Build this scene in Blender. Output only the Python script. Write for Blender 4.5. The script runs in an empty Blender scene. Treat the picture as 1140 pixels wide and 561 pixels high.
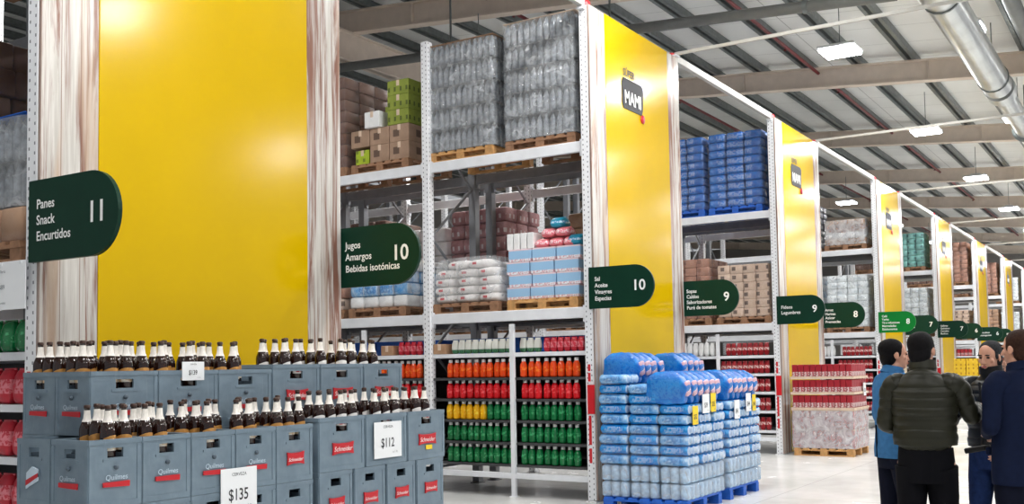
import bpy, math, random
from mathutils import Vector, Matrix
rnd = random.Random(7)
PI = math.pi
C = bpy.context.scene.collection
sc = bpy.context.scene

# ------------------------------------------------------------------ materials
def srgb(r, g, b):
    f = lambda c: (c/255/12.92 if c/255 <= .04045 else ((c/255+.055)/1.055)**2.4)
    return (f(r), f(g), f(b), 1)

class NT:
    def __init__(s, name):
        s.m = bpy.data.materials.new(name); s.m.use_nodes = True
        s.t = s.m.node_tree; s.n = s.t.nodes; s.l = s.t.links
        s.b = s.n['Principled BSDF']
    def new(s, typ, **kw):
        n = s.n.new(typ)
        for k, v in kw.items():
            if hasattr(n, k): setattr(n, k, v)
        return n
    def set(s, sock, v):
        if isinstance(v, bpy.types.NodeSocket): s.l.new(v, sock)
        else: sock.default_value = v
    def coord(s, kind='Object', scale=(1, 1, 1), loc=(0, 0, 0)):
        tc = s.new('ShaderNodeTexCoord'); mp = s.new('ShaderNodeMapping')
        mp.inputs['Scale'].default_value = scale; mp.inputs['Location'].default_value = loc
        s.l.new(tc.outputs[kind], mp.inputs['Vector']); return mp.outputs[0]
    def noise(s, vec, scale=5, detail=3, rough=.5, dist=0):
        n = s.new('ShaderNodeTexNoise'); s.l.new(vec, n.inputs['Vector'])
        n.inputs['Scale'].default_value = scale; n.inputs['Detail'].default_value = detail
        n.inputs['Roughness'].default_value = rough; n.inputs['Distortion'].default_value = dist
        return n.outputs['Fac']
    def ramp(s, fac, stops, interp='LINEAR'):
        r = s.new('ShaderNodeValToRGB'); s.l.new(fac, r.inputs[0]); cr = r.color_ramp; cr.interpolation = interp
        while len(cr.elements) < len(stops): cr.elements.new(.5)
        for e, (p, c) in zip(cr.elements, stops):
            e.position = p; e.color = c if len(c) == 4 else (*c, 1)
        return r.outputs[0]
    def math(s, op, a, b=0.0, c=0.0):
        n = s.new('ShaderNodeMath', operation=op)
        for i, v in enumerate((a, b, c)): s.set(n.inputs[i], v)
        return n.outputs[0]
    def mix(s, fac, a, b):
        n = s.new('ShaderNodeMix', data_type='RGBA')
        s.set(n.inputs[0], fac); s.set(n.inputs[6], a); s.set(n.inputs[7], b); return n.outputs[2]
    def sep(s, vec):
        n = s.new('ShaderNodeSeparateXYZ'); s.l.new(vec, n.inputs[0]); return n.outputs
    def bump(s, h, strength=.3, dist=.01):
        n = s.new('ShaderNodeBump'); n.inputs['Strength'].default_value = strength; n.inputs['Distance'].default_value = dist
        s.l.new(h, n.inputs['Height']); s.l.new(n.outputs[0], s.b.inputs['Normal'])
    def base(s, c, rough=.5, metal=0, spec=None):
        s.set(s.b.inputs['Base Color'], c); s.set(s.b.inputs['Roughness'], rough); s.set(s.b.inputs['Metallic'], metal)
        if spec is not None: s.b.inputs['Specular IOR Level'].default_value = spec
        return s.m

def plain(name, c, rough=.5, metal=0, var=.12, scale=6, spec=None, bump=0):
    t = NT(name); v = t.coord()
    n = t.noise(v, scale, 4)
    d = tuple(max(0, x*(1-var)) for x in c[:3])+(1,); h = tuple(min(1, x*(1+var)) for x in c[:3])+(1,)
    col = t.ramp(n, [(.3, d), (.7, h)])
    if bump: t.bump(t.noise(v, scale*6, 3), bump, .004)
    return t.base(col, rough, metal, spec)

M = {}
def m_floor():
    t = NT('polished_floor'); v = t.coord('Object')
    n1 = t.noise(v, .7, 5, .6); n2 = t.noise(v, 6, 4)
    c = t.mix(t.math('MULTIPLY', n2, .35), t.ramp(n1, [(.3, srgb(216, 216, 213)), (.7, srgb(236, 236, 234))]), srgb(224, 223, 220))
    x, y, z = t.sep(t.coord('Object', (1/4.0, 1/4.0, 1)))
    ln = t.math('MAXIMUM', t.math('LESS_THAN', t.math('FRACT', x), .004), t.math('LESS_THAN', t.math('FRACT', y), .004))
    c = t.mix(t.math('MULTIPLY', ln, .5), c, srgb(150, 150, 148))
    return t.base(c, t.ramp(n1, [(.3, (.16,)*3), (.7, (.3,)*3)]), 0, .5)
def m_timber():
    t = NT('whitewashed_timber'); v = t.coord('Object', (7, 7, .35))
    n = t.noise(v, 1.6, 6, .65, .6); big = t.noise(t.coord('Object', (5, 5, .5), (3, 1, 0)), 1.0, 3, .5, .3)
    fine = t.noise(t.coord('Object', (30, 30, 1.2)), 2, 4)
    pale = t.ramp(fine, [(.3, srgb(186, 180, 172)), (.7, srgb(214, 210, 204))])
    c = t.mix(t.ramp(n, [(.49, (0, 0, 0)), (.6, (1, 1, 1))]), pale, srgb(134, 94, 80))
    c = t.mix(t.math('MULTIPLY', t.ramp(big, [(.55, (0, 0, 0)), (.7, (1, 1, 1))]), .75), c, srgb(196, 172, 150))
    x, y, z = t.sep(t.coord('Object', (1/.135, 1, 1)))
    g = t.math('LESS_THAN', t.math('FRACT', x), .05)
    c = t.mix(t.math('MULTIPLY', g, .7), c, srgb(128, 98, 84))
    t.bump(n, .3, .004)
    return t.base(c, .22, 0, .35)
def m_perf():
    t = NT('perforated_white_steel'); x, y, z = t.sep(t.coord('Object'))
    # slots every 50 mm in two columns on each face
    def dots(u):
        a = t.math('ABSOLUTE', t.math('SUBTRACT', t.math('ABSOLUTE', u), .028))
        a = t.math('LESS_THAN', a, .0065)
        zz = t.math('FRACT', t.math('ADD', t.math('MULTIPLY', z, 1/.06), t.math('MULTIPLY', t.math('GREATER_THAN', u, 0.0), .5)))
        b = t.math('LESS_THAN', t.math('ABSOLUTE', t.math('SUBTRACT', zz, .5)), .16)
        return t.math('MULTIPLY', a, b)
    nx, ny, nz = t.sep(t.coord('Normal'))
    fx = t.math('GREATER_THAN', t.math('ABSOLUTE', nx), .6); fy = t.math('GREATER_THAN', t.math('ABSOLUTE', ny), .6)
    d = t.math('MAXIMUM', t.math('MULTIPLY', dots(y), fx), t.math('MULTIPLY', dots(x), fy))
    c = t.mix(d, srgb(232, 233, 236), srgb(120, 122, 128))
    return t.base(c, .38)
def m_pack(name, blue, pale, label, lab_amt=.5, ends=.75):
    t = NT(name); v = t.coord('Object'); g = t.coord('Generated')
    n = t.noise(v, 9, 4, .6, .8); n2 = t.noise(v, 34, 3)
    c = t.ramp(n, [(.36, blue), (.56, tuple(.6*a+.4*b for a, b in zip(blue, pale))), (.7, pale)])
    gx, gy, gz = t.sep(g)
    inb = t.math('MULTIPLY', t.math('LESS_THAN', t.math('ABSOLUTE', t.math('SUBTRACT', gz, .5)), .28), t.math('LESS_THAN', t.math('ABSOLUTE', t.math('SUBTRACT', gy, .5)), .32))
    lm = t.math('MULTIPLY', inb, t.ramp(n2, [(.42, (0, 0, 0)), (.5, (1, 1, 1))]))
    c = t.mix(t.math('MULTIPLY', lm, lab_amt), c, label)
    nx, ny, nz = t.sep(t.coord('Normal'))
    c = t.mix(t.math('MULTIPLY', t.ramp(t.math('MULTIPLY', ny, -1.0), [(.55, (0, 0, 0)), (.8, (1, 1, 1))]), ends), c, t.ramp(n, [(.3, srgb(150, 178, 205)), (.6, srgb(214, 224, 232))]))
    t.bump(n2, .7, .014)
    return t.base(c, .22, 0, .6)
def m_film(name, tint=(.9, .93, .95, 1), alpha=.3, rough=.16):
    t = NT(name); v = t.coord()
    n = t.noise(v, 7, 5, .6, 1.2)
    t.bump(n, .8, .02)
    t.b.inputs['Alpha'].default_value = alpha
    a = t.ramp(n, [(.35, (alpha*.55,)*3), (.7, (min(1, alpha*1.7),)*3)])
    t.l.new(a, t.b.inputs['Alpha'])
    return t.base(tint, rough, 0, .8)
def m_crate():
    t = NT('grey_crate_plastic'); v = t.coord(); n = t.noise(v, 9, 5, .6); n2 = t.noise(t.coord('Object', (20, 20, 3)), 3, 3)
    c = t.ramp(n, [(.3, srgb(104, 122, 136)), (.7, srgb(122, 140, 153))])
    c = t.mix(t.ramp(n2, [(.62, (0, 0, 0)), (.8, (.35,)*3)]), c, srgb(150, 162, 170))
    return t.base(c, .42)
def m_roof():
    t = NT('insulated_roof_sheet'); x, y, z = t.sep(t.coord()); n = t.noise(t.coord(), .5, 4)
    c = t.ramp(n, [(.3, srgb(222, 223, 221)), (.7, srgb(236, 237, 235))])
    ln = t.math('MAXIMUM', t.math('LESS_THAN', t.math('FRACT', t.math('MULTIPLY', x, 1/1.22)), .012), t.math('LESS_THAN', t.math('FRACT', t.math('MULTIPLY', y, 1/3.05)), .006))
    c = t.mix(t.math('MULTIPLY', ln, .6), c, srgb(120, 120, 118))
    return t.base(c, .7)
def m_carton(name, c1, c2, spots=None, cell=(.13, .13, .11)):
    t = NT(name); v = t.coord(); n = t.noise(v, 7, 4)
    c = t.ramp(n, [(.3, c1), (.7, c2)])
    if spots:
        x, y, z = t.sep(t.coord('Object', tuple(1/k for k in cell)))
        f = lambda u: t.math('ABSOLUTE', t.math('SUBTRACT', t.math('FRACT', u), .5))
        d = t.math('MULTIPLY', t.math('LESS_THAN', f(t.math('ADD', x, y)), .17), t.math('LESS_THAN', f(z), .2))
        c = t.mix(t.math('MULTIPLY', d, .85), c, spots)
    return t.base(c, .7)
def m_banded(name, c1, band, lo=.3, hi=.55, detail=None, rough=.3, cap=None, capz=.86):
    """colour with a printed label band by height of the thing itself"""
    t = NT(name); gx, gy, gz = t.sep(t.coord('Generated')); n = t.noise(t.coord('Object'), 40, 3)
    c = t.mix(t.math('MULTIPLY', t.math('GREATER_THAN', gz, lo), t.math('LESS_THAN', gz, hi)), c1, t.mix(t.ramp(n, [(.45, (0, 0, 0)), (.55, (1, 1, 1))]), band, detail or band))
    if cap: c = t.mix(t.math('GREATER_THAN', gz, capz), c, cap)
    return t.base(c, rough)

def build_mats():
    M['floor'] = m_floor(); M['timber'] = m_timber(); M['perf'] = m_perf()
    M['white_steel'] = plain('white_painted_steel', srgb(226, 228, 232), .38, 0, .05)
    M['grey_steel'] = plain('grey_rack_steel', srgb(132, 134, 138), .45, .2, .1)
    M['dark_steel'] = plain('dark_shelf_steel', srgb(70, 70, 72), .5, .2, .1)
    t = NT('yellow_gloss_sheet'); n = t.noise(t.coord(), 1.2, 2)
    M['yellow'] = t.base(t.ramp(n, [(.3, srgb(204, 167, 0)), (.7, srgb(210, 172, 0))]), .16, 0, .3)
    M['sign'] = plain('dark_green_sign', srgb(6, 48, 34), .4, 0, .06, 6, .2)
    M['sign_bright'] = plain('bright_green_sign', srgb(8, 120, 46), .4, 0, .06, 6, .2)
    M['white_ink'] = plain('white_lettering', srgb(240, 240, 238), .5, 0, .02)
    M['black_ink'] = plain('black_lettering', srgb(38, 38, 44), .6, 0, .02)
    M['grey_ink'] = plain('grey_lettering', srgb(120, 122, 128), .6, 0, .02)
    M['red_ink'] = plain('red_print', srgb(196, 28, 40), .45, 0, .08)
    M['paleblue_ink'] = plain('pale_blue_print', srgb(196, 214, 228), .5, 0, .04)
    M['crate'] = m_crate()
    M['crate_in'] = plain('crate_divider', srgb(70, 84, 96), .6)
    t = NT('brown_beer_glass'); M['beer'] = t.base(srgb(34, 14, 8), .07, 0, .7)
    M['beer_cap'] = plain('bottle_cap', srgb(64, 44, 36), .35, .4, .15)
    M['neck_white'] = plain('neck_label', srgb(236, 230, 222), .45, 0, .06, 60)
    M['label_gold'] = m_banded('amber_beer_label', srgb(196, 140, 72), srgb(240, 234, 222), .0, .38, srgb(220, 190, 150))
    M['label_white'] = m_banded('white_beer_label', srgb(236, 230, 226), srgb(206, 60, 66), .1, .24, srgb(236, 226, 222))
    M['card'] = plain('white_card', srgb(240, 242, 244), .45, 0, .02)
    M['yellow_card'] = plain('yellow_card', srgb(246, 212, 30), .5, 0, .04)
    M['wood'] = plain('pallet_pine', srgb(196, 148, 92), .75, 0, .25, 14, None, .2)
    M['wood_dark'] = plain('aged_pallet_wood', srgb(150, 112, 84), .8, 0, .25, 14, None, .2)
    M['blue_pallet'] = plain('blue_painted_pallet', srgb(22, 92, 190), .55, 0, .15, 10)
    M['kraft'] = m_carton('kraft_cardboard', srgb(160, 122, 92), srgb(182, 144, 112))
    M['kraft_spot'] = m_carton('kraft_cardboard_with_dark_slots', srgb(188, 160, 140), srgb(208, 184, 164), srgb(66, 46, 40), (.21, .21, .17))
    M['kraft_oval'] = m_carton('kraft_cardboard_printed', srgb(150, 122, 100), srgb(172, 142, 120), srgb(80, 60, 50), (.3, .3, .24))
    M['maroon_box'] = m_carton('maroon_cardboard', srgb(92, 34, 40), srgb(120, 46, 50), srgb(170, 110, 100), (.17, .17, .2))
    M['brown_dark'] = m_carton('dark_brown_cardboard', srgb(96, 66, 54), srgb(118, 84, 68))
    M['green_box'] = m_carton('lime_green_printed_carton', srgb(122, 136, 44), srgb(146, 158, 62), srgb(66, 78, 26), (.1, .1, .15))
    M['lime_box'] = m_carton('bright_lime_carton', srgb(158, 180, 36), srgb(180, 200, 52), srgb(96, 112, 30), (.12, .12, .12))
    M['sack'] = plain('white_woven_sack', srgb(226, 222, 220), .6, 0, .07, 12, None, .3)
    M['bluewhite'] = m_banded('blue_and_white_carton', srgb(150, 192, 226), srgb(232, 234, 240), -.1, .22, srgb(214, 170, 180), .5, srgb(226, 200, 208), .88)
    M['white_pack'] = plain('white_carton_board', srgb(232, 232, 232), .5, 0, .05, 18)
    M['pink_bag'] = m_banded('pink_printed_bag', srgb(222, 120, 128), srgb(240, 214, 216), .3, .7, srgb(226, 110, 130))
    M['teal_bag'] = m_banded('turquoise_printed_bag', srgb(30, 146, 178), srgb(200, 224, 234), .4, .6, srgb(70, 150, 200))
    M['pack_blue'] = m_pack('blue_film_water_pack', srgb(0, 108, 190), srgb(44, 156, 220), srgb(206, 220, 234), .3)
    M['pack_deep'] = m_pack('deep_blue_wrapped_pack', srgb(0, 78, 160), srgb(30, 116, 196), srgb(190, 204, 220), .25, .1)
    M['pack_pale'] = m_pack('pale_film_water_pack', srgb(70, 150, 214), srgb(176, 206, 228), srgb(40, 84, 160), .5)
    M['pack_label'] = m_pack('blue_film_pack_with_pink_label', srgb(0, 98, 190), srgb(14, 136, 214), srgb(90, 170, 224), .25, .1)
    M['pack_print'] = m_banded('pack_label_print', srgb(208, 168, 180), srgb(224, 216, 226), .3, .75, srgb(196, 120, 140), .3)
    M['pack_clear'] = plain('clear_water_bottles', srgb(150, 180, 208), .16, 0, .25, 20, .7)
    M['bottle_grey'] = plain('grey_clear_bottles', srgb(104, 110, 118), .14, 0, .45, 26, .8)
    M['film'] = m_film('clear_stretch_film', (.86, .9, .93, 1), .22, .12)
    M['film_thin'] = m_film('thin_stretch_film', (.8, .85, .9, 1), .05, .1)
    M['film_dense'] = m_film('milky_stretch_film', (.74, .77, .8, 1), .42, .16)
    for k, c, lab in (('orange', srgb(238, 74, 16), srgb(252, 128, 40)), ('red', srgb(222, 24, 34), srgb(244, 90, 96)), ('yellow_soda', srgb(240, 178, 12), srgb(250, 214, 60)), ('green', srgb(6, 112, 58), srgb(60, 168, 106))):
        t = NT(k+'_soda'); n = t.noise(t.coord('Object'), 24, 3); gx, gy, gz = t.sep(t.coord('Generated'))
        mm = t.math('MULTIPLY', t.math('MULTIPLY', t.math('GREATER_THAN', gz, .3), t.math('LESS_THAN', gz, .62)), t.ramp(n, [(.5, (0, 0, 0)), (.58, (1, 1, 1))]))
        M[k] = t.base(t.mix(mm, c, lab), .16, 0, .6)
    M['cap'] = plain('white_plastic_cap', srgb(238, 238, 236), .4, 0, .03)
    M['pouch'] = m_banded('dark_red_pouch', srgb(150, 18, 30), srgb(222, 196, 190), .42, .66, srgb(168, 40, 50), .35)
    M['redcan'] = m_banded('red_carton_with_white_label', srgb(158, 26, 40), srgb(216, 202, 200), .16, .48, srgb(170, 84, 90), .4)
    M['tray'] = plain('cardboard_tray', srgb(214, 190, 168), .7)
    M['wrapped_red'] = m_carton('wrapped_red_cartons', srgb(150, 90, 94), srgb(196, 150, 150), srgb(224, 214, 212), (.1, .1, .16))
    M['red_guard'] = plain('red_plastic_guard', srgb(206, 26, 36), .4, 0, .1)
    M['coffee_bag'] = m_banded('white_and_green_bag', srgb(222, 222, 214), srgb(40, 110, 74), -.1, .3, srgb(90, 140, 100), .4)
    M['red_bag'] = m_banded('red_printed_bag', srgb(196, 32, 52), srgb(226, 130, 140), .3, .7, srgb(200, 40, 60), .35)
    M['beam_beige'] = plain('beige_painted_girder', srgb(216, 202, 188), .6, 0, .05)
    M['galv'] = plain('galvanised_purlin', srgb(112, 118, 118), .4, .5, .18, 8)
    M['galv_light'] = plain('pale_grey_steel', srgb(186, 184, 178), .5, .1, .06)
    M['roof'] = m_roof()
    M['duct'] = plain('galvanised_duct', srgb(196, 200, 200), .28, .75, .12, 3)
    M['duct_dark'] = plain('dull_grey_pipe', srgb(106, 108, 106), .5, .2, .1)
    M['maroon_pipe'] = plain('maroon_sprinkler_pipe', srgb(110, 22, 30), .45)
    M['wall'] = plain('pale_concrete_wall', srgb(150, 146, 142), .8, 0, .1, 1)
    t = NT('lamp_glow'); t.base((1, 1, 1, 1), .5); t.b.inputs['Emission Color'].default_value = (.96, .98, 1, 1); t.b.inputs['Emission Strength'].default_value = 34
    M['lamp'] = t.m
    M['lamp_body'] = plain('lamp_housing', srgb(210, 212, 214), .4)
    M['skin'] = plain('skin', srgb(198, 146, 122), .5, 0, .06, 12)
    M['hair_black'] = plain('black_hair', srgb(12, 10, 13), .65, 0, .4, 60, .12, .5)
    M['hair_grey'] = plain('dark_grey_hair', srgb(40, 40, 43), .65, 0, .4, 60, .12, .5)
    M['hair_brown'] = plain('brown_hair', srgb(50, 32, 25), .65, 0, .4, 60, .12, .5)
    M['olive'] = plain('olive_quilted_nylon', srgb(34, 34, 24), .45, 0, .15, 10, .25)
    M['black_nylon'] = plain('black_quilted_nylon', srgb(18, 19, 22), .4, 0, .15, 10, .25)
    M['blue_coat'] = plain('blue_denim_cloth', srgb(56, 104, 150), .85, 0, .12, 30, .1)
    M['navy'] = plain('navy_suit_cloth', srgb(18, 26, 50), .85, 0, .12, 30, .1)
    M['black_cloth'] = plain('black_trouser_cloth', srgb(10, 10, 15), .85, 0, .1, 30, .1)
    M['navy_cloth'] = plain('dark_navy_trouser_cloth', srgb(14, 17, 32), .85, 0, .1, 30, .1)
    M['jeans'] = plain('dark_blue_denim', srgb(26, 42, 80), .85, 0, .2, 30, .1)
    M['leather'] = plain('black_leather', srgb(20, 18, 18), .35)
    M['eye'] = plain('eye_dark', srgb(30, 22, 20), .2)
    M['lip'] = plain('lips', srgb(170, 100, 94), .5)
    M['yellow_box'] = m_carton('yellow_printed_carton', srgb(232, 186, 24), srgb(244, 206, 60), srgb(190, 130, 20), (.12, .12, .14))
    M['teal_wrap'] = m_carton('teal_wrapped_packs', srgb(86, 152, 146), srgb(138, 188, 182), srgb(40, 90, 92), (.2, .2, .18))
    M['dark_wrap'] = plain('dark_film_wrapped_goods', srgb(52, 54, 72), .3, 0, .3, 10)
    M['white_wrap'] = m_carton('white_wrapped_packs', srgb(206, 214, 218), srgb(234, 238, 240), srgb(176, 188, 196), (.16, .5, .12))
    M['brown_wrap'] = m_carton('brown_wrapped_boxes', srgb(150, 104, 84), srgb(178, 132, 110), srgb(120, 80, 64), (.3, .3, .2))
    M['black_rubber'] = plain('black_rubber', srgb(22, 22, 24), .6)
build_mats()

# ------------------------------------------------------------------ mesh builder
class MB:
    def __init__(s): s.v = []; s.f = []; s.sm = []
    def add(s, vs, fs, smooth=False):
        o = len(s.v); s.v += [tuple(p) for p in vs]
        for f in fs: s.f.append(tuple(i+o for i in f)); s.sm.append(smooth)
    def box(s, c, d, b=0.0, rot=None):
        hx, hy, hz = d[0]/2, d[1]/2, d[2]/2
        if b <= 0:
            vs = [Vector((x*hx, y*hy, z*hz)) for x in (-1, 1) for y in (-1, 1) for z in (-1, 1)]
            fs = [(0, 1, 3, 2), (4, 6, 7, 5), (0, 4, 5, 1), (2, 3, 7, 6), (0, 2, 6, 4), (1, 5, 7, 3)]
        else:
            b = min(b, hx*.9, hy*.9, hz*.9); vs = []; idx = {}
            for x in (-1, 1):
                for y in (-1, 1):
                    for z in (-1, 1):
                        for a in range(3):
                            p = [x*(hx-b), y*(hy-b), z*(hz-b)]; sg = (x, y, z)[a]; p[a] += sg*b
                            idx[(x, y, z, a)] = len(vs); vs.append(Vector(p))
            fs = []
            for a in range(3):
                u, w = (a+1) % 3, (a+2) % 3
                for sg in (-1, 1):
                    q = []
                    for su, sw in ((-1, -1), (1, -1), (1, 1), (-1, 1)):
                        k = [0, 0, 0]; k[a] = sg; k[u] = su; k[w] = sw; q.append(idx[(*k, a)])
                    fs.append(tuple(q if sg > 0 else q[::-1]))
            for a in range(3):
                u, w = (a+1) % 3, (a+2) % 3
                for su in (-1, 1):
                    for sw in (-1, 1):
                        k0 = [0]*3; k1 = [0]*3; k0[a] = -1; k1[a] = 1
                        for k in (k0, k1): k[u] = su; k[w] = sw
                        q = [idx[(*k0, u)], idx[(*k1, u)], idx[(*k1, w)], idx[(*k0, w)]]
                        fs.append(tuple(q if su*sw < 0 else q[::-1]))
            for x in (-1, 1):
                for y in (-1, 1):
                    for z in (-1, 1):
                        q = [idx[(x, y, z, a)] for a in range(3)]
                        fs.append(tuple(q if x*y*z > 0 else q[::-1]))
        c = Vector(c)
        if rot is not None: vs = [rot @ p for p in vs]
        s.add([p+c for p in vs], fs)
    def lathe(s, prof, n=14, c=(0, 0, 0), rot=None):
        c = Vector(c); vs = []; fs = []; k = len(prof)
        for i in range(n):
            a = 2*PI*i/n
            for r, z in prof:
                p = Vector((r*math.cos(a), r*math.sin(a), z)); vs.append((rot @ p if rot is not None else p)+c)
        for i in range(n):
            j = (i+1) % n
            for q in range(k-1):
                fs.append((i*k+q, j*k+q, j*k+q+1, i*k+q+1))
        s.add(vs, fs, True)
        if prof[0][0] > 1e-5: s.add([vs[i*k] for i in range(n)], [tuple(range(n))[::-1]])
        if prof[-1][0] > 1e-5: s.add([vs[i*k+k-1] for i in range(n)], [tuple(range(n))])
    def tube(s, path, rad, n=10, cap=True, hint=None, smooth=True):
        """path of points; rad: float or list of r or (ra, rb)"""
        P = [Vector(p) for p in path]; vs = []; fs = []
        R = rad if isinstance(rad, list) else [rad]*len(P)
        for i, p in enumerate(P):
            d = (P[min(i+1, len(P)-1)]-P[max(i-1, 0)]).normalized()
            h = Vector(hint) if hint else (Vector((0, 0, 1)) if abs(d.z) < .9 else Vector((0, 1, 0)))
            a = h.cross(d)
            if a.length < 1e-4: a = Vector((1, 0, 0)).cross(d)
            a.normalize(); b = d.cross(a)
            ra, rb = R[i] if isinstance(R[i], tuple) else (R[i], R[i])
            for k in range(n):
                t = 2*PI*k/n; vs.append(p+a*ra*math.cos(t)+b*rb*math.sin(t))
        for i in range(len(P)-1):
            for k in range(n):
                l = (k+1) % n; fs.append((i*n+k, i*n+l, (i+1)*n+l, (i+1)*n+k))
        s.add(vs, fs, smooth)
        if cap:
            s.add(vs[:n], [tuple(range(n))[::-1]]); s.add(vs[-n:], [tuple(range(n))])
    def blob(s, c, h, e=.35, nu=20, nv=10, fn=None, rot=None):
        """rounded-box superellipsoid with half sizes h"""
        c = Vector(c); vs = []; fs = []
        sp = lambda x, p: math.copysign(abs(x)**p, x)
        for j in range(1, nv):
            v = -PI/2+PI*j/nv
            for i in range(nu):
                u = 2*PI*i/nu
                p = Vector((sp(math.cos(v), e)*sp(math.cos(u), e), sp(math.cos(v), e)*sp(math.sin(u), e), sp(math.sin(v), e)))
                p = Vector((p.x*h[0], p.y*h[1], p.z*h[2]))
                if fn: p = fn(p)
                if rot is not None: p = rot @ p
                vs.append(p+c)
        pb = Vector((0, 0, -h[2])); pt = Vector((0, 0, h[2]))
        if fn: pb, pt = fn(pb), fn(pt)
        if rot is not None: pb, pt = rot @ pb, rot @ pt
        vs += [pb+c, pt+c]; m = len(vs)
        for j in range(nv-2):
            for i in range(nu):
                k = (i+1) % nu; fs.append((j*nu+i, j*nu+k, (j+1)*nu+k, (j+1)*nu+i))
        for i in range(nu):
            k = (i+1) % nu; fs.append((m-2, k, i)); fs.append((m-1, (nv-2)*nu+i, (nv-2)*nu+k))
        s.add(vs, fs, True)
    def prism(s, poly, axis, lo, hi):
        """2-D polygon extruded along axis 0/1/2; poly in the other two axes in order"""
        def p3(p, t):
            q = list(p); q.insert(axis, t); return q
        n = len(poly); vs = [p3(p, lo) for p in poly]+[p3(p, hi) for p in poly]
        fs = [tuple(range(n))[::-1], tuple(range(n, 2*n))]+[(i, (i+1) % n, n+(i+1) % n, n+i) for i in range(n)]
        s.add(vs, fs)
    def mesh(s, name):
        me = bpy.data.meshes.new(name); me.from_pydata(s.v, [], s.f)
        me.polygons.foreach_set('use_smooth', s.sm); me.update(); return me

def recalc(me):
    import bmesh
    b = bmesh.new(); b.from_mesh(me); bmesh.ops.recalc_face_normals(b, faces=b.faces); b.to_mesh(me); b.free()

def obj(name, mb, mat, parent=None, loc=None, label=None):
    me = mb.mesh(name) if isinstance(mb, MB) else mb
    if isinstance(mb, MB): recalc(me)
    if mat is not None and not me.materials: me.materials.append(M[mat] if isinstance(mat, str) else mat)
    o = bpy.data.objects.new(name, me); C.objects.link(o)
    if parent: o.parent = parent
    if loc is not None: o.location = loc
    if label: o['label'] = label
    return o
def tag(o, label, cat, group=None):
    o['label'] = label; o['category'] = cat
    if group: o['group'] = group
    return o
OFFY = 0.0
def thing(name, label, cat, loc=(0, 0, 0), rz=0, group=None):
    o = bpy.data.objects.new(name, None); o.empty_display_size = .1; C.objects.link(o)
    o.location = (loc[0], loc[1]+OFFY, loc[2]); o.rotation_euler = (0, 0, rz); return tag(o, label, cat, group)
def struct(name, mb, mat):
    o = obj(name, mb, mat); o['kind'] = 'structure'; return o
def copy_tree(o, parent=None):
    c = o.copy(); C.objects.link(c)
    if parent: c.parent = parent
    for ch in kids.get(o.name, None) or list(o.children): copy_tree(ch, c)
    return c
kids = {}
def dup(o, loc, rz=0, label=None, group=None, cat=None):
    c = copy_tree(o); c.location = (loc[0], loc[1]+OFFY, loc[2]); c.rotation_euler = (0, 0, rz)
    if label: c['label'] = label
    if group: c['group'] = group
    if cat: c['category'] = cat
    return c
class Kind:
    """first placement uses the built thing, later ones are copies"""
    def __init__(s, make): s.make = make; s.o = None
    def put(s, loc, label, rz=0, group=None):
        if s.o is None:
            s.o = s.make(); o = s.o; o.location = (loc[0], loc[1]+OFFY, loc[2]); o.rotation_euler = (0, 0, rz); o['label'] = label
            if group: o['group'] = group
            return o
        return dup(s.o, loc, rz, label, group)

ORD = ['first', 'second', 'third', 'fourth', 'fifth', 'sixth', 'seventh', 'eighth', 'ninth', 'tenth', 'eleventh', 'twelfth', 'thirteenth', 'fourteenth', 'fifteenth', 'sixteenth', 'seventeenth', 'eighteenth', 'nineteenth', 'twentieth', 'twenty-first', 'twenty-second', 'twenty-third', 'twenty-fourth', 'twenty-fifth', 'twenty-sixth']

def text_mesh(body, size, rot, loc, extrude=.002, align='LEFT', sx=1.0, shear=0.0, offset=0.0):
    cu = bpy.data.curves.new('lettering', 'FONT'); cu.body = body; cu.size = 1; cu.extrude = extrude/size; cu.align_x = align; cu.shear = shear; cu.offset = min(.018, offset/size)
    cu.resolution_u = 3
    o = bpy.data.objects.new('lettering', cu); C.objects.link(o)
    dg = bpy.context.evaluated_depsgraph_get(); me = bpy.data.meshes.new_from_object(o.evaluated_get(dg))
    bpy.data.objects.remove(o); bpy.data.curves.remove(cu)
    for v in me.vertices: v.co.z *= size
    me.transform(Matrix.Translation(loc) @ rot.to_4x4() @ Matrix.Diagonal((sx*size, size, size, 1))); me.materials.clear()
    return me
FX = Matrix(((0, 0, -1), (-1, 0, 0), (0, 1, 0)))   # read by someone looking towards +X
FY = Matrix(((1, 0, 0), (0, 0, -1), (0, 1, 0)))    # read by someone looking towards +Y
def text(name, body, size, rot, loc, mat, parent, **kw):
    return obj(name, text_mesh(body, size, rot, loc, **kw), mat, parent)

# ------------------------------------------------------------------ camera
def setup_camera():
    Rr = []
    F = 1150.0; px, py = 570.0, 344.0
    ex = Vector((1300-px, 397-py, F)).normalized()
    ey = Vector((-1250-px, 438-py, F)); ey -= ex*ex.dot(ey); ey.normalize(); ez = ex.cross(ey)
    right = Vector((ex.x, ey.x, ez.x)); up = -Vector((ex.y, ey.y, ez.y)); fwd = Vector((ex.z, ey.z, ez.z))
    cd = bpy.data.cameras.new('camera'); cam = bpy.data.objects.new('camera', cd); C.objects.link(cam)
    m = Matrix((right, up, -fwd)).transposed().to_4x4(); m.translation = (0, 0, 1.58); cam.matrix_world = m
    cd.sensor_fit = 'HORIZONTAL'; cd.sensor_width = 36; cd.lens = 36*F/1140; cd.shift_y = (py-280.5)/1140
    cd.clip_start = .05; cd.clip_end = 300; sc.camera = cam
setup_camera()

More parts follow.
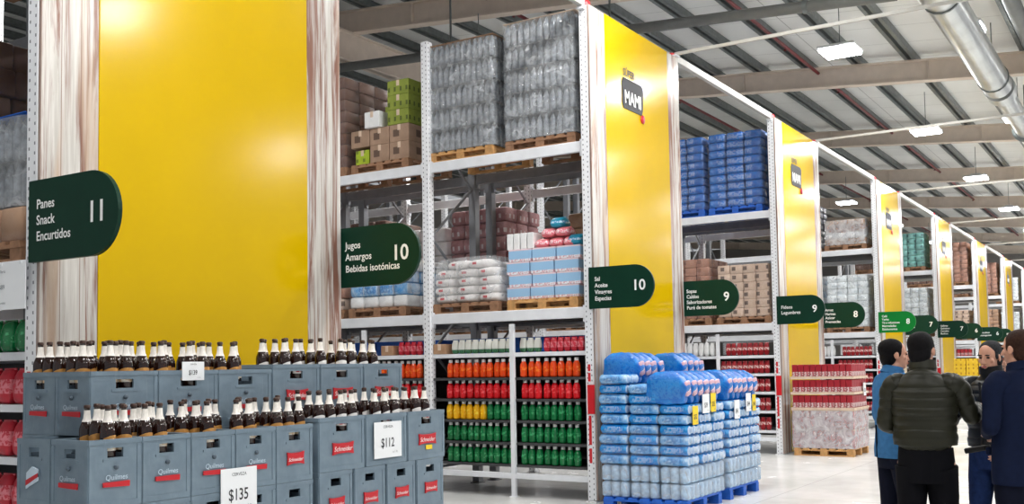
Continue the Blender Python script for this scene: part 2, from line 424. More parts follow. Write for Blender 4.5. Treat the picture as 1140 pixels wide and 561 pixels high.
# ------------------------------------------------------------------ setting
ZG = lambda y: 7.10+.09*y          # underside of the roof girders
YF = 5.66                          # plane of the rack ends
XL = [3.66, 10.71, 17.6, 25.08, 32.45, 39.95, 47.55, 54.85]
RW = 2.66
GX = [8.3+7.3*i for i in range(9)]
def setting():
    b = MB(); b.box((33, 12, -.05), (82, 38, .1)); struct('floor', b, 'floor')
    b = MB(); th = .12
    b.prism([(-7, ZG(-7)+.62), (31, ZG(31)+.62), (31, ZG(31)+.62+th), (-7, ZG(-7)+.62+th)], 0, -8, 74); struct('ceiling', b, 'roof')
    b = MB(); b.box((33, 31.1, 5.1), (82, .2, 10.2)); struct('wall_back', b, 'wall')
    b = MB(); b.box((74.1, 12, 5.1), (.2, 38, 10.2)); struct('wall_right', b, 'wall')
    k = 1
    for gx in GX:                 # girders: I-sections following the roof pitch
        b = MB(); y0, y1 = -6.5, 30.8
        for (w, a, c) in ((.22, 0, .03), (.05, .03, .43), (.22, .43, .46)):
            b.prism([(y0, ZG(y0)+a), (y1, ZG(y1)+a), (y1, ZG(y1)+c), (y0, ZG(y0)+c)], 0, gx-w/2, gx+w/2)
        for y in range(-4, 30, 4): b.box((gx, y, ZG(y)+.23), (.2, .02, .4))
        struct('trim_%d' % k, b, 'beam_beige'); k += 1
    for i in range(33):           # pairs of purlins on the girders
        y = -5.6+1.1*i; b = MB()
        for dy in (-.075, .085):
            z = ZG(y+dy)+.46
            b.box((33, y+dy, z+.075), (80, .018, .13)); b.box((33, y+dy+.03, z+.012), (80, .07, .018)); b.box((33, y+dy+.03, z+.144), (80, .07, .018))
        struct('trim_%d' % k, b, 'galv'); k += 1
    b = MB(); zb = ZG(13.6)       # longitudinal beam below the girders
    b.box((33, 13.6, zb-.3), (80, .05, .6)); b.box((33, 13.6, zb-.585), (80, .24, .03)); b.box((33, 13.6, zb-.02), (80, .24, .03))
    struct('trim_%d' % k, b, 'beam_beige')
setting()

def services():
    # pitched grey pipe crossing the roof
    f = lambda y: 6.19+.07*y
    t = thing('service_pipe', 'thick dull grey pipe crossing just below the roof girders', 'pipe', (14, 0, 0))
    b = MB(); b.tube([(0, y, f(y)) for y in (2.8, 6, 18, 30)], .08, 14); obj('pipe_run', b, 'duct_dark', t)
    for y in range(4, 30, 3):
        b = MB(); b.box((0, y, (f(y)+ZG(y)+.5)/2+.04), (.025, .025, ZG(y)+.5-f(y)-.04)); b.tube([(0, y-.03, f(y)), (0, y+.03, f(y))], .1, 12); obj('hanger', b, 'galv', t)
    # air duct along the main aisle
    t = thing('air_duct', 'large round silver air duct running along the aisle ceiling', 'duct', (0, 2.42, 6.6))
    b = MB(); b.tube([(-4, 0, 0), (14.3, 0, 0)], .22, 24); b.tube([(14.6, 0, 0), (20.6, 0, 0)], .25, 24); b.tube([(21.2, 0, 0), (70, 0, 0)], .19, 24); obj('duct_run', b, 'duct', t)
    for x in (14.45, 20.9):
        b = MB(); b.tube([(x-.16, 0, 0), (x+.3, 0, 0)], .27, 24); obj('collar', b, 'duct', t)
    for x in range(0, 70, 5):
        b = MB(); b.box((x, 0, .55), (.02, .02, .9)); b.tube([(x-.02, 0, 0), (x+.02, 0, 0)], .27, 16); obj('hanger', b, 'galv', t)
    t = thing('thin_air_duct', 'slimmer dull duct running beside the large silver duct', 'duct', (0, 1.75, 6.95))
    b = MB(); b.tube([(-4, 0, 0), (70, 0, 0)], .12, 16); obj('duct_run', b, 'duct_dark', t)
    for x in range(2, 70, 5):
        b = MB(); b.box((x, 0, .4), (.02, .02, .6)); obj('hanger', b, 'galv', t)
    for i, (y, where) in enumerate(((.9, 'nearest the outer side of the silver duct'), (6.3, 'above the rack ends'), (10.3, 'above the first rack bays'), (14.6, 'over the back of the racks'))):
        t = thing('sprinkler_pipe', 'thin maroon sprinkler pipe under the roof sheets, '+where, 'pipe', (0, y, 0), 0, 'maroon sprinkler pipes')
        b = MB(); z = ZG(y)+.34; b.tube([(-4, 0, z), (72, 0, z)], .035, 10); obj('pipe_run', b, 'maroon_pipe', t)
        for x in range(0, 70, 4):
            b = MB(); b.lathe([(.03, 0), (.03, .02), (.008, .03), (.008, .07)], 8, (x+.5, 0, z-.09)); obj('sprinkler_head', b, 'maroon_pipe', t)
services()

def lamps():
    def mk():
        t = thing('ceiling_lamp', '', 'lamp', group='high bay ceiling lamps')
        b = MB(); b.box((0, 0, .075), (.62, .62, .05), .015); b.box((0, 0, .115), (.28, .28, .05), .01)
        for i in range(-3, 4): b.box((i*.035, 0, .15), (.008, .24, .03))
        obj('housing', b, 'lamp_body', t)
        b = MB(); b.box((0, 0, .03), (.58, .58, .038), .012); obj('diffuser', b, 'lamp', t)
        b = MB(); b.tube([(0, 0, .14), (0, 0, .95)], .008, 6); obj('rod', b, 'galv', t)
        ld = bpy.data.lights.new('lamp_light', 'AREA'); ld.shape = 'SQUARE'; ld.size = .55; ld.energy = LAMP_W; ld.color = (1, .985, .96)
        lo = bpy.data.objects.new('lamp_light', ld); C.objects.link(lo); lo.parent = t; lo.location = (0, 0, .008)
        return t
    k = Kind(mk)
    rows = ((4.42, 2.8, 6.74, 'close in front of the rack ends'), (2.56, 3.25, 6.87, 'just above the silver duct'), (9.1, 6.8, 7.0, 'over the racks'), (-1.26, 1.97, 6.74, 'over the near side of the main aisle'), (-4.94, 1.8, 6.35, 'furthest towards the camera side'))
    for y, xa, z, w in rows:
        for i in range(9):
            if y > 8 and i == 3: continue
            k.put((xa+7.3*i, y+(.4 if i == 1 else .75 if i == 2 else 0)*(y > 8), z-(.45 if y > 8 and i == 1 else 0)), '%s white high bay lamp from the camera, %s' % (ORD[i], w), 0, 'high bay ceiling lamps')
LAMP_W = 118
lamps()

# ------------------------------------------------------------------ racks
def post_part(b, x, y, z1, w=.11, d=.1): b.box((x, y, z1/2), (w, d, z1))
def rack(ix, nb, shelves, desc, back=True, light_shelf=False):
    x0 = XL[ix]; t = thing('pallet_rack', desc, 'rack', (x0, YF, 0), 0, 'white pallet racks')
    bw = 2.37; Z = 5.87
    def post(x, y, mat, z1=Z):
        me = MB(); me.box((0, 0, z1/2+.012), (.11, .11, z1-.012), .006); me.box((0, 0, .006), (.16, .14, .012))
        o = obj('post', me, mat, t, (x, y, 0)); return o
    ys = [.058+bw*i for i in range(nb+1)]
    xs_front = (.055, RW-.055) if back else (.055,)
    for y in ys:
        for x in (.055, RW-.055): post(x, y, 'perf')
        for x in (1.12, RW-1.12): post(x, y, 'grey_steel', 5.75)
    for y in ys:                                            # cross bracing of the frames
        for xa, xb in ((.12, 1.06), (RW-1.06, RW-.12)):
            b = MB(); z = .3; fl = False
            while z < 5.4:
                b.tube([(xb if fl else xa, y, z), (xa if fl else xb, y, z+.75)], .018, 6); fl = not fl; z += .75
            for zz in (.3, 2.9, 5.6): b.tube([(xa, y, zz), (xb, y, zz)], .018, 6)
            obj('brace', b, 'grey_steel', t)
    for i in range(nb):
        ya, yb = ys[i]+.055, ys[i+1]-.055; yc = (ya+yb)/2; L = yb-ya
        for zt in (2.279, 4.259):
            for x, m in ((.05, 'white_steel'), (1.12, 'grey_steel'), (RW-1.12, 'grey_steel'), (RW-.05, 'white_steel')):
                b = MB(); b.box((x, yc, zt-.065), (.05, L, .13), .006)
                for ye in (ya+.015, yb-.015): b.box((x, ye, zt-.08), (.056, .03, .2))
                obj('beam', b, m, t)
        b = MB(); b.box((.05, yc, .255), (.05, L, .07), .006); obj('bottom_beam', b, 'white_steel', t)
        # hand-picking shelves below the first pallet level
        for j, (z, th, m) in enumerate(shelves):
            b = MB(); b.box((.56, yc, z-th/2), (1.0, L-.01, th)); b.box((.055, yc, z-.5*max(th, .03)), (.02, L-.01, max(th, .03)))
            obj('shelf', b, m, t)
        b = MB(); b.box((1.18, yc, 1.0), (.012, L, 1.5)); obj('shade_backdrop', b, 'dark_steel', t)  # added dark sheet, stands in for the shade inside the rack
        if shelves:
            me = MB(); me.box((0, 0, 1.06), (.05, .055, 2.1)); me.box((0, 0, .006), (.09, .09, .012)); obj('middle_post', me, 'white_steel', t, (.03, yc-.10 if i == 0 else yc-.1, 0))
    for x in (.055, RW-.055):                               # red upright protectors on the end posts
        b = MB(); b.prism([(-.06, -.06), (-.06, .03), (-.065, .03), (-.07, 0), (-.072, -.06), (-.066, -.066)], 2, 1.02, 1.36)
        for za, zb in ((.45, .62), (.66, 1.0), (1.4, 1.5), (1.52, 1.6)): b.prism([(-.0562, -.012), (-.0562, .022), (-.0585, .022), (-.0585, -.012)], 2, za, zb)
        obj('post_guard', b, 'red_guard', t, (x, ys[0], 0), 'red plastic post guard')
        b = MB(); b.lathe([(.07, 0), (.07, .05), (.05, .075), (0, .08)], 12, (0, 0, 0)); obj('post_cap', b, 'red_guard', t, (x, ys[0], Z+.002), 'red post cap')
    return t
SH2 = [(1.76, .05, 'white_steel'), (1.453, .014, 'dark_steel'), (1.19, .014, 'dark_steel'), (.927, .014, 'dark_steel'), (.658, .014, 'dark_steel'), (.39, .014, 'dark_steel')]
SH3 = [(1.72, .05, 'white_steel'), (1.40, .045, 'white_steel'), (1.08, .045, 'white_steel'), (.75, .045, 'white_steel'), (.41, .045, 'white_steel')]
rack(0, 2, SH3, 'white perforated pallet rack behind the largest yellow panel, at the left edge')
rack(1, 4, SH2, 'white pallet rack holding the coloured soda bottles and grey wrapped pallets')
rack(2, 6, SH3, 'white pallet rack with blue wrapped pallets on top and dark red pouches below')
for i, d in ((3, 'white pallet rack behind the red carton pallet'), (4, 'white pallet rack with teal wrapped load on top'), (5, 'white pallet rack second before the far end, brown loads on top'), (6, 'white pallet rack behind the last narrow yellow panel'), (7, 'furthest white pallet rack, at the right edge of the picture')):
    rack(i, 2 if i < 7 else 3, SH3, d)

def end_panels():
    names = ['widest', 'second', 'third', 'fourth', 'fifth', 'sixth', 'seventh', 'eighth']
    for i, x0 in enumerate(XL):
        t = thing('end_panel', 'yellow rack end panel framed by whitewashed timber, %s from the left' % ('first and widest' if i == 0 else names[i]), 'panel', (x0, YF, 0), 0, 'yellow end panels')
        xa, xb = (0.0, RW)
        ya, yb = (.40, 2.275)
        for a, c in ((xa, ya), (yb, xb)):
            b = MB(); b.box(((a+c)/2, -.012, 2.95), (c-a, .024, 5.86), .003); obj('timber_board', b, 'timber', t)
        b = MB(); b.box(((ya+yb)/2, -.0165, 2.95), (yb-ya-.004, .022, 5.86), .003); obj('yellow_sheet', b, 'yellow', t)
        # shop logo near the top of the sheet
        if i in (0,): continue
        lx, lz = .9, 4.86
        b = MB(); b.prism([(lx-.02, lz-.05), (lx+.5, lz-.05), (lx+.54, lz+.02), (lx+.56, lz+.3), (lx+.5, lz+.34), (lx-.02, lz+.34), (lx-.06, lz+.28), (lx-.06, lz+.02)], 1, -.036, -.029)
        lg = obj('logo', b, 'black_ink', t, None, 'dark shop logo plate with white letters')
        text('logo_lettering', 'MAMI', .24, FY, (lx+.0, -.038, lz+.02), 'white_ink', lg, sx=.82, offset=.006)
        text('logo_lettering', 'SÚPER', .13, FY, (lx-.02, -.034, lz+.37), 'black_ink', lg, sx=.9, offset=.003)
        b = MB(); b.lathe([(.055, 0), (.055, .01), (0, .012)], 14, (lx+.52, -.037, lz-.1), Matrix.Rotation(PI/2, 3, 'X')); obj('logo_dot', b, 'red_ink', lg)
end_panels()

def aisle_signs():
    L = [(3.64, '11', ['Panes', 'Snack', 'Encurtidos'], 'sign', 'hanging before the widest yellow panel'),
         (6.36, '10', ['Jugos', 'Amargos', 'Bebidas isotónicas'], 'sign', 'in front of the soda rack, lettered 10 and Jugos'),
         (10.69, '10', ['Sal', 'Aceite', 'Vinagres', 'Especias'], 'sign', 'before the second yellow panel, lettered 10 and Sal'),
         (13.42, '9', ['Sopas', 'Caldos', 'Saborizadores', 'Puré de tomates'], 'sign', 'in front of the kraft boxes, lettered 9 and Sopas'),
         (17.58, '9', ['Fideos', 'Legumbres'], 'sign', 'before the third yellow panel, with two lines of words'),
         (20.31, '8', ['Arroz', 'Harinas', 'Azúcar', 'Premezclas'], 'sign', 'in front of the white packs, lettered 8'),
         (25.06, '8', ['Café', 'Yerba', 'Té e infusiones', 'Mermeladas', 'Edulcorantes'], 'sign_bright', 'of brighter green, before the fourth yellow panel'),
         (27.79, '7', ['Leche', 'Cacao'], 'sign', 'just behind the bright green sign'),
         (32.43, '7', ['Galletas', 'Golosinas', 'Cereales', 'Budines'], 'sign', 'before the fifth yellow panel'),
         (35.16, '6', ['Limpieza'], 'sign', 'just beyond the fifth yellow panel'),
         (39.93, '6', ['Lavandinas', 'Detergentes'], 'sign', 'before the sixth yellow panel'),
         (42.66, '5', ['Papel'], 'sign', 'just beyond the sixth yellow panel'),
         (47.53, '5', ['Perfumería'], 'sign', 'before the seventh yellow panel')]
    for x, num, lines, m, d in L:
        t = thing('aisle_sign', 'green aisle sign with rounded end '+d, 'sign', (x, YF+.03, 2.245), 0, 'green aisle signs')
        r = .243; poly = [(0, 0)]+[(-.59+r*math.cos(a), r+r*math.sin(a)) for a in [-PI/2-PI*k/20 for k in range(21)]]+[(0, 2*r)]
        b = MB(); b.prism(poly, 0, -.014, .014); obj('plate', b, m, t)
        n = len(lines); s = .068 if n > 3 else .08; gap = s*1.12 if n > 3 else .095
        for k, w in enumerate(lines):
            text('word', w, s, FX, (-.016, -.08, r+gap*(n/2-k)-.072), 'white_ink', t, sx=.95, offset=.0012)
        text('number', num, .17, FX, (-.016, -.645 if len(num) > 1 else -.66, r-.05), 'white_ink', t, align='CENTER', offset=.003)
        b = MB(); b.box((.02, .006, .1), (.03, .03, .06)); b.box((.02, .006, .38), (.03, .03, .06)); obj('bracket', b, 'white_steel', t)
aisle_signs()

def ties():
    for i in range(len(XL)-1):
        xa, xb = XL[i]+RW, XL[i+1]
        t = thing('aisle_tie_beam', 'white steel tie beam bridging the aisle between the %s and %s rack tops' % (ORD[i], ORD[i+1]), 'beam', (xa, YF+.06, 5.86), 0, 'tie beams between racks')
        b = MB(); b.box(((xb-xa)/2, 0, .05), (xb-xa+.12, .07, .1), .006); obj('beam', b, 'galv_light', t)
        b = MB()
        for x in (0, xb-xa): b.box((x, 0, -.02), (.12, .085, .03))
        obj('foot_plate', b, 'white_steel', t)
        t = thing('cross_aisle_strut', 'thin white strut crossing the main aisle from the top of the %s rack' % ORD[i], 'beam', (xa-.05, YF, 5.9), 0, 'struts across the main aisle')
        b = MB(); b.box((0, -5.5, .03), (.035, 11, .045), .004); obj('strut', b, 'galv_light', t)
        b = MB(); b.box((0, 0, 0), (.12, .1, .02)); obj('foot_plate', b, 'white_steel', t)
ties()

# ------------------------------------------------------------------ pallets
def mk_pallet(mat, name='wooden_pallet'):
    def f():
        t = thing(name, '', 'pallet'); w, d, h = 1.0, 1.0, .13     # x, y
        b = MB()
        for i in range(7): b.box((0, -d/2+.06+i*(d-.12)/6, h-.011), (w, .105, .022))
        for i in (-1, 0, 1): b.box((i*(w/2-.05), 0, h-.033), (.1, d, .022))
        obj('top_deck', b, mat, t)
        for x in (-1, 0, 1):
            for y in (-1, 0, 1):
                b = MB(); b.box((x*(w/2-.055), y*(d/2-.06), .053), (.1, .12, .064)); obj('block', b, mat, t)
        b = MB()
        for x in (-1, 0, 1): b.box((x*(w/2-.055), 0, .0105), (.11, d, .021))
        obj('bottom_deck', b, mat, t)
        return t
    return Kind(f)
P_pine = mk_pallet('wood'); P_old = mk_pallet('wood_dark'); P_blue = mk_pallet('blue_pallet', 'blue_pallet')
PH = .131

# ------------------------------------------------------------------ beer crates and bottles
def mk_crate(w, d, h, logo):
    t = thing('beer_crate', '', 'crate'); th = .012; hz0, hz1 = h*.73, h*.87
    b = MB()
    for sgn in (-1, 1):
        for ax in (0, 1):
            L = w if ax == 0 else d; O = d if ax == 0 else w; hw = min(.11, L*.3)/2*1.0
            def bx(u, z, du, dz, out=0.0, tt=th):
                o_ = sgn*(O/2-tt/2+out)
                b.box((u, o_, z) if ax == 0 else (o_, u, z), (du, tt, dz) if ax == 0 else (tt, du, dz))
            bx(0, hz0/2, L-.002, hz0); bx(0, (hz1+h)/2, L-.002, h-hz1)
            for s2 in (-1, 1): bx(s2*(L/2+hw)/2, (hz0+hz1)/2, L/2-hw-.001, hz1-hz0)
            bx(0, h-.012, L-.002, .024, .004, .02); bx(0, .016, L-.006, .03, .003, .018)
            for s2 in (-1, 1): bx(s2*(L/2-.014), h/2, .022, h-.06, .0035, .018)
            bx(0, hz0-.012, hw*2+.05, .012, .004, .012)
    b.box((0, 0, .01), (w-.02, d-.02, .016)); obj('shell', b, 'crate', t)
    b = MB(); b.box((0, 0, h-.135), (w-.03, d-.03, .01))
    n = 3
    for i in range(1, n): b.box((-w/2+w*i/n, 0, h-.1), (.006, d-.03, .06)); b.box((0, -d/2+d*i/n, h-.1), (w-.03, .006, .06))
    obj('divider', b, 'crate_in', t)
    if logo:
        for face in ('front', 'left'):
            L = w if face == 'front' else d; R = FY if face == 'front' else FX
            off = (d if face == 'front' else w)/2+.0085
            def at(u, z, o=0): return (u, -off-o, z) if face == 'front' else (-off-o, -u, z)
            def slab(poly, lo, hi):
                m = MB()
                if face == 'front': m.prism(poly, 1, -off-hi, -off-lo)
                else: m.prism([(-u, z) for u, z in poly], 0, -off-hi, -off-lo)
                return m
            s = L/.3*.9 if logo == 'banner' else 1
            z0 = h*.4
            if logo == 'banner':
                W = min(L*.46, .2)/2
                ban = slab([(-W, -.034+z0), (-W*.5, -.026+z0), (W*.5, -.026+z0), (W, -.034+z0), (W*.93, z0+.005), (W, z0+.042), (W*.5, z0+.036), (-W*.5, z0+.036), (-W, z0+.042), (-W*.93, z0+.005)], -.004, .004)
                o = obj('logo_banner', ban, 'red_ink', t, None, 'red banner with white script')
                text('logo_lettering', 'Schneider', W*.43, R, at(-W*.9, z0-.012, .0045), 'white_ink', o, shear=.25)
            elif logo == 'strip':
                W = min(L*.5, .16)/2
                o = obj('logo_strip', slab([(-W, z0-.03), (W, z0-.036), (W*1.02, z0-.008), (-W, z0-.008)], -.004, .003), 'red_ink', t, None, 'red strip under pale lettering')
                text('logo_lettering', 'Quilmes', W*.5, R, at(-W*.86, z0+.002, .0035), 'paleblue_ink', o, shear=.1)
                o2 = MB(); c = Vector(at(0, z0+.062)); o2.lathe([(.012, -.004), (.012, .004), (0, .005)], 12, c, Matrix.Rotation(PI/2, 3, 'X') if face == 'front' else Matrix.Rotation(-PI/2, 3, 'Y'))
                obj('crest', o2, 'crate_in', t)
            else:
                o = obj('logo_label', slab([(-.05, z0-.05), (.05, z0-.005), (.05, z0+.05), (0, z0+.062), (-.045, z0+.03)], -.004, .003), 'paleblue_ink', t, None, 'faded slanted label')
                obj('logo_stripe', slab([(-.05, z0-.035), (.05, z0+.012), (.05, z0+.032), (-.05, z0-.008)], -.003, .004), 'red_ink', o)
    return t
def mk_bottle(lab):
    def f():
        t = thing('beer_bottle', '', 'bottle')
        b = MB(); b.lathe([(.001, .002), (.036, 0), (.0385, .006), (.0385, .165), (.036, .18), (.026, .205), (.0165, .225), (.0145, .25), (.0135, .278), (.0155, .28), (.0155, .287), (.001, .288)], 16); obj('glass', b, 'beer', t)
        b = MB(); b.lathe([(.0172, .276), (.0168, .279), (.0166, .289), (.012, .2925), (0, .293)], 14); obj('cap', b, 'beer_cap', t)
        b = MB(); b.lathe([(.0252, .209), (.0182, .2255), (.0160, .25), (.0154, .266)], 14); obj('neck_label', b, 'neck_white', t)
        b = MB(); n = 9; vs = []; r = .0392
        for z in (.07, .130):
            for i in range(n+1):
                a = -PI*.46+PI*.92*i/n; vs.append((r*math.sin(a), -r*math.cos(a), z+(.016*math.cos(a*1.05) if z > .1 else 0)))
        b.add(vs, [(i, i+1, n+2+i, n+1+i) for i in range(n)], True); obj('body_label', b, lab, t)
        return t
    return Kind(f)
BT = {'gold': mk_bottle('label_gold'), 'white': mk_bottle('label_white')}
CRK = {}
def crate(w, d, h, logo):
    k = (w, d, h, logo)
    if k not in CRK: CRK[k] = Kind(lambda: mk_crate(w, d, h, logo))
    return CRK[k]
def fill(x, y, ztop, w, d, rz, kind, desc, nx, ny, keep, skip=()):
    zb = ztop-.13+.001
    rown = ['front', 'second', 'third', 'back']
    for j in range(ny):
        for i in range(nx):
            if (i, j) in skip or rnd.random() > keep: continue
            px = x-w/2+.012+(w-.024)*(i+.5)/nx+rnd.uniform(-.004, .004); py = y-d/2+.012+(d-.024)*(j+.5)/ny+rnd.uniform(-.004, .004)
            BT[kind].put((px, py, zb+rnd.choice((0, 0, 0, .008))), '%s beer bottle, %s from left, %s row, %s' % ('amber-labelled' if kind == 'gold' else 'white-labelled', ORD[i], rown[j], desc), rz+rnd.uniform(-.5, .5), 'beer bottles standing in the grey crates')
HC = .332
def crates():
    G = 'stacked grey beer crates'
    zl, zr = .262, .290                              # height of the doubled pallets
    for (cx, n) in ((3.65, 'left'), (4.66, 'middle')): pass
    # pallets under the display
    for nm, cx, zz in (('left', 3.625, zl), ('second', 4.63, zl), ('right', 5.67, zr)):
        pk = P_old
        z1 = 0.001; z2 = zz-PH
        pk.put((cx, 4.88, z1), 'lower wooden pallet under the %s part of the beer crate display' % nm, 0, 'pallets under the beer crates')
        pk.put((cx, 4.88, z2), 'upper wooden pallet under the %s part of the beer crate display' % nm, 0, 'pallets under the beer crates')
    lay = ['bottom', 'second lowest', 'third', 'top']
    # ---- lower front row, left five: small-faced crates
    xs = [3.11+.308*i for i in range(6)]; w = .302; d = .29
    for i in range(5):
        for l in range(3):
            lg = 'strip' if i < 4 else 'banner'
            crate(w, d, HC, lg).put((xs[i]+w/2, 4.38+d/2, zl+l*(HC+.001)), 'grey beer crate in the front row, %s from the left corner, %s layer' % (ORD[i], ['lowest', 'middle', 'top bottled'][l]), 0, G)
        fill(xs[i]+w/2, 4.38+d/2, zl+3*(HC+.001), w, d, 0, 'gold', '%s crate of lower front row' % ORD[i], 3, 3, .86 if i else .9, ((0, 0), (0, 1), (0, 2)) if i == 0 else ())
    # ---- lower front row, right three: long faces on a higher pallet
    w2 = .42
    for i in range(3):
        cx = 4.70+.435*i+w2/2
        for l in range(2, 3):
            crate(w2, d, HC, 'banner').put((cx, 4.38+d/2, zr+l*(HC+.001)), 'long grey beer crate with red banner, raised front row, %s from its left end' % ORD[i], 0, G)
        fill(cx, 4.38+d/2, zr+3*(HC+.001), w2, d, 0, 'white', '%s long crate of raised front row' % ORD[i], 4, 3, .8)
    for i in range(4):
        cx = 4.70+.322*i+w/2
        for l in range(2):
            crate(w, d, HC, 'banner').put((cx, 4.38+d/2, zr+l*(HC+.001)), 'grey beer crate under the raised front row, %s from its left end, %s layer' % (ORD[i], ['lowest', 'second'][l]), 0, G)
    # ---- side column behind the corner crate (lower)
    for l in range(3):
        crate(w2, .28, HC, 'plain_label' if l == 2 else 'strip').put((3.11+w2/2, 4.675+.14, zl+l*(HC+.001)), 'grey beer crate with slanted label, second back along the left side, %s layer' % ['lowest', 'middle', 'third'][l], 0, G)
    # ---- upper block, set back
    yb = 4.68
    ux = [(3.33, zl), (3.755, zl), (4.18, zl), (4.61, zr), (5.04, zr), (5.47, zr)]
    for i, (x, z) in enumerate(ux):
        for l in range(2, 4):
            if i == 0 and l < 3: continue
            crate(w2, d, HC, 'strip' if i < 3 else 'banner').put((x+w2/2, yb+d/2, z+l*(HC+.001)), 'long grey beer crate in the set-back row, %s from the left, %s layer' % (ORD[i], lay[l]), 0, G)
        fill(x+w2/2, yb+d/2, z+4*(HC+.001), w2, d, 0, 'gold' if i < 3 else 'white', '%s crate of upper set-back row' % ORD[i], 4, 3, .58)
    for i, (x, z) in enumerate(ux):                       # supports of the set-back row
        for l in range(0, 2):
            if i == 0: continue
            crate(w2, d, HC, None).put((x+w2/2, yb+d/2, z+l*(HC+.001)), 'grey beer crate hidden low in the set-back row, %s from the left, %s layer' % (ORD[i], lay[l]), 0, G)
    # ---- second column along the left side
    for l in range(4):
        crate(w2, d, HC, 'strip').put((3.335+w2/2, 4.975+d/2, zl+l*(HC+.001)), 'grey beer crate at the back of the left side, %s layer' % lay[l], 0, G)
    fill(3.335+w2/2, 4.975+d/2, zl+4*(HC+.001), w2, d, 0, 'gold', 'back crate of the left side', 4, 3, .66)
crates()

def price_card(x, y, z, w, h, rot, big, label, mat='card', tilt=0.0, small='', header=True, group='price cards'):
    t = thing('price_card', label, 'price card', (x, y, z), 0, group)
    R = Matrix.Rotation(tilt, 3, 'X' if rot is FY else 'Y'); A = rot
    def pl(u, v, o=.0): return A @ Vector((u, v, o))
    b = MB(); b.add([pl(u*w/2, v*h, o) for o in (-.002, .002) for u, v in ((-1, 0), (1, 0), (1, 1), (-1, 1))], [(3, 2, 1, 0), (4, 5, 6, 7), (0, 1, 5, 4), (1, 2, 6, 5), (2, 3, 7, 6), (3, 0, 4, 7)]); obj('card', b, mat, t)
    text('price_digits', big, h*.36, A, pl(-w*.02, h*.3, .003), 'black_ink', t, align='CENTER', sx=.8, extrude=.0006, offset=.001)
    if header: text('heading', 'CERVEZA', h*.1, A, pl(0, h*.83, .003), 'black_ink', t, align='CENTER', extrude=.0006)
    text('small_print', small or 'x 1 lt.', h*.1, A, pl(w*.26, h*.12, .003), 'grey_ink', t, align='CENTER', extrude=.0006)
    t.rotation_euler = (tilt if rot is FY else 0, 0 if rot is FY else tilt, 0)
    return t
price_card(4.045, 4.3635, .80, .26, .25, FY, '$135', 'white price card reading 135 on the lower front crates')
price_card(5.34, 4.3635, 1.00, .28, .235, FY, '$112', 'white price card reading 112 on the raised front crates')
price_card(3.99, 4.6730, 1.535, .155, .105, FY, '$139', 'small white price card on the rim of the upper crates')
t_ = price_card(5.80, 4.3735, 1.02, .07, .03, FY, '', 'tiny yellow sticker below a red banner at the right crate', 'yellow_card', header=False, small=' ')

# ------------------------------------------------------------------ soda bottles in the rack
def mk_soda(col):
    def f():
        t = thing('soda_bottle', '', 'bottle'); b = MB()
        b.lathe([(.001, .003), (.034, 0), (.045, .008), (.0465, .03), (.0435, .06), (.0465, .085), (.0465, .13), (.042, .158), (.031, .182), (.019, .197), (.017, .205), (.001, .206)], 14); obj('plastic_body', b, col, t)
        b = MB(); b.lathe([(.0255, .194), (.0255, .226), (.022, .231), (0, .231)], 10); obj('cap', b, 'cap', t); return t
    return Kind(f)
SODA = {k: mk_soda(k) for k in ('orange', 'red', 'yellow_soda', 'green')}
def sodas():
    X = XL[1]+.12
    rows = [(1.454, 'orange', 'top'), (1.191, 'red', 'second'), (.928, 'mix', 'middle'), (.659, 'green', 'fourth'), (.391, 'green', 'lowest')]
    for z, k, nm in rows:
        for bay, (ya, yb, side) in enumerate(((5.83, 6.66, 'right of thin middle post'), (6.76, 7.78, 'left of thin middle post'), (8.17, 8.98, 'right half of second bay'), (9.10, 10.2, 'left half of second bay'))):
            n = round((yb-ya)/.098)
            for i in range(n):
                y = yb-.047-i*(yb-ya-.094)/(n-1)
                kk = k if k != 'mix' else ('yellow_soda' if (bay == 1 and i < 6) or bay > 1 else 'green')
                SODA[kk].put((X+rnd.uniform(-.012, .02), y+rnd.uniform(-.003, .003), z+.001), '%s soda bottle, %s shelf, %s from left, %s' % (kk.replace('_soda', ''), nm, ORD[i], side), rnd.uniform(0, 6), 'soda bottles on the rack shelves')
OFFY = .08
sodas()
OFFY = 0.0
def mk_bag(mat, w, h, dpt, name, cat='bag'):
    def f():
        t = thing(name, '', cat); b = MB()
        def fn(p):
            k = (p.z+h/2)/h; s = 1-.55*max(0, k-.6)/.4; return Vector((p.x*s, p.y*(1-.12*abs(2*k-1)), p.z+h/2))
        b.blob((0, 0, 0), (dpt/2, w/2, h/2), .5, 16, 10, fn); obj('bag_body', b, mat, t)
        b = MB(); b.box((0, 0, h-.004), (.008, w*.84, .014)); obj('top_seal', b, mat, t); return t
    return Kind(f)
K_coffee = mk_bag('coffee_bag', .1, .175, .07, 'snack_bag'); K_redbag = mk_bag('red_bag', .09, .17, .07, 'snack_bag'); K_pouch = mk_bag('pouch', .098, .22, .06, 'sauce_pouch', 'pouch')
def mk_carton(mat, dx, dy, dz, name='carton', tape=True):
    def f():
        t = thing(name, '', 'box'); b = MB(); b.box((0, 0, dz/2), (dx, dy, dz), .006); obj('carton_body', b, mat, t)
        if tape:
            b = MB(); b.box((0, 0, dz+.0006), (dx*.99, .05, .001)); b.box((-dx/2-.0006, 0, dz-.04), (.001, .05, .08)); obj('tape', b, 'tray', t)
        return t
    return Kind(f)
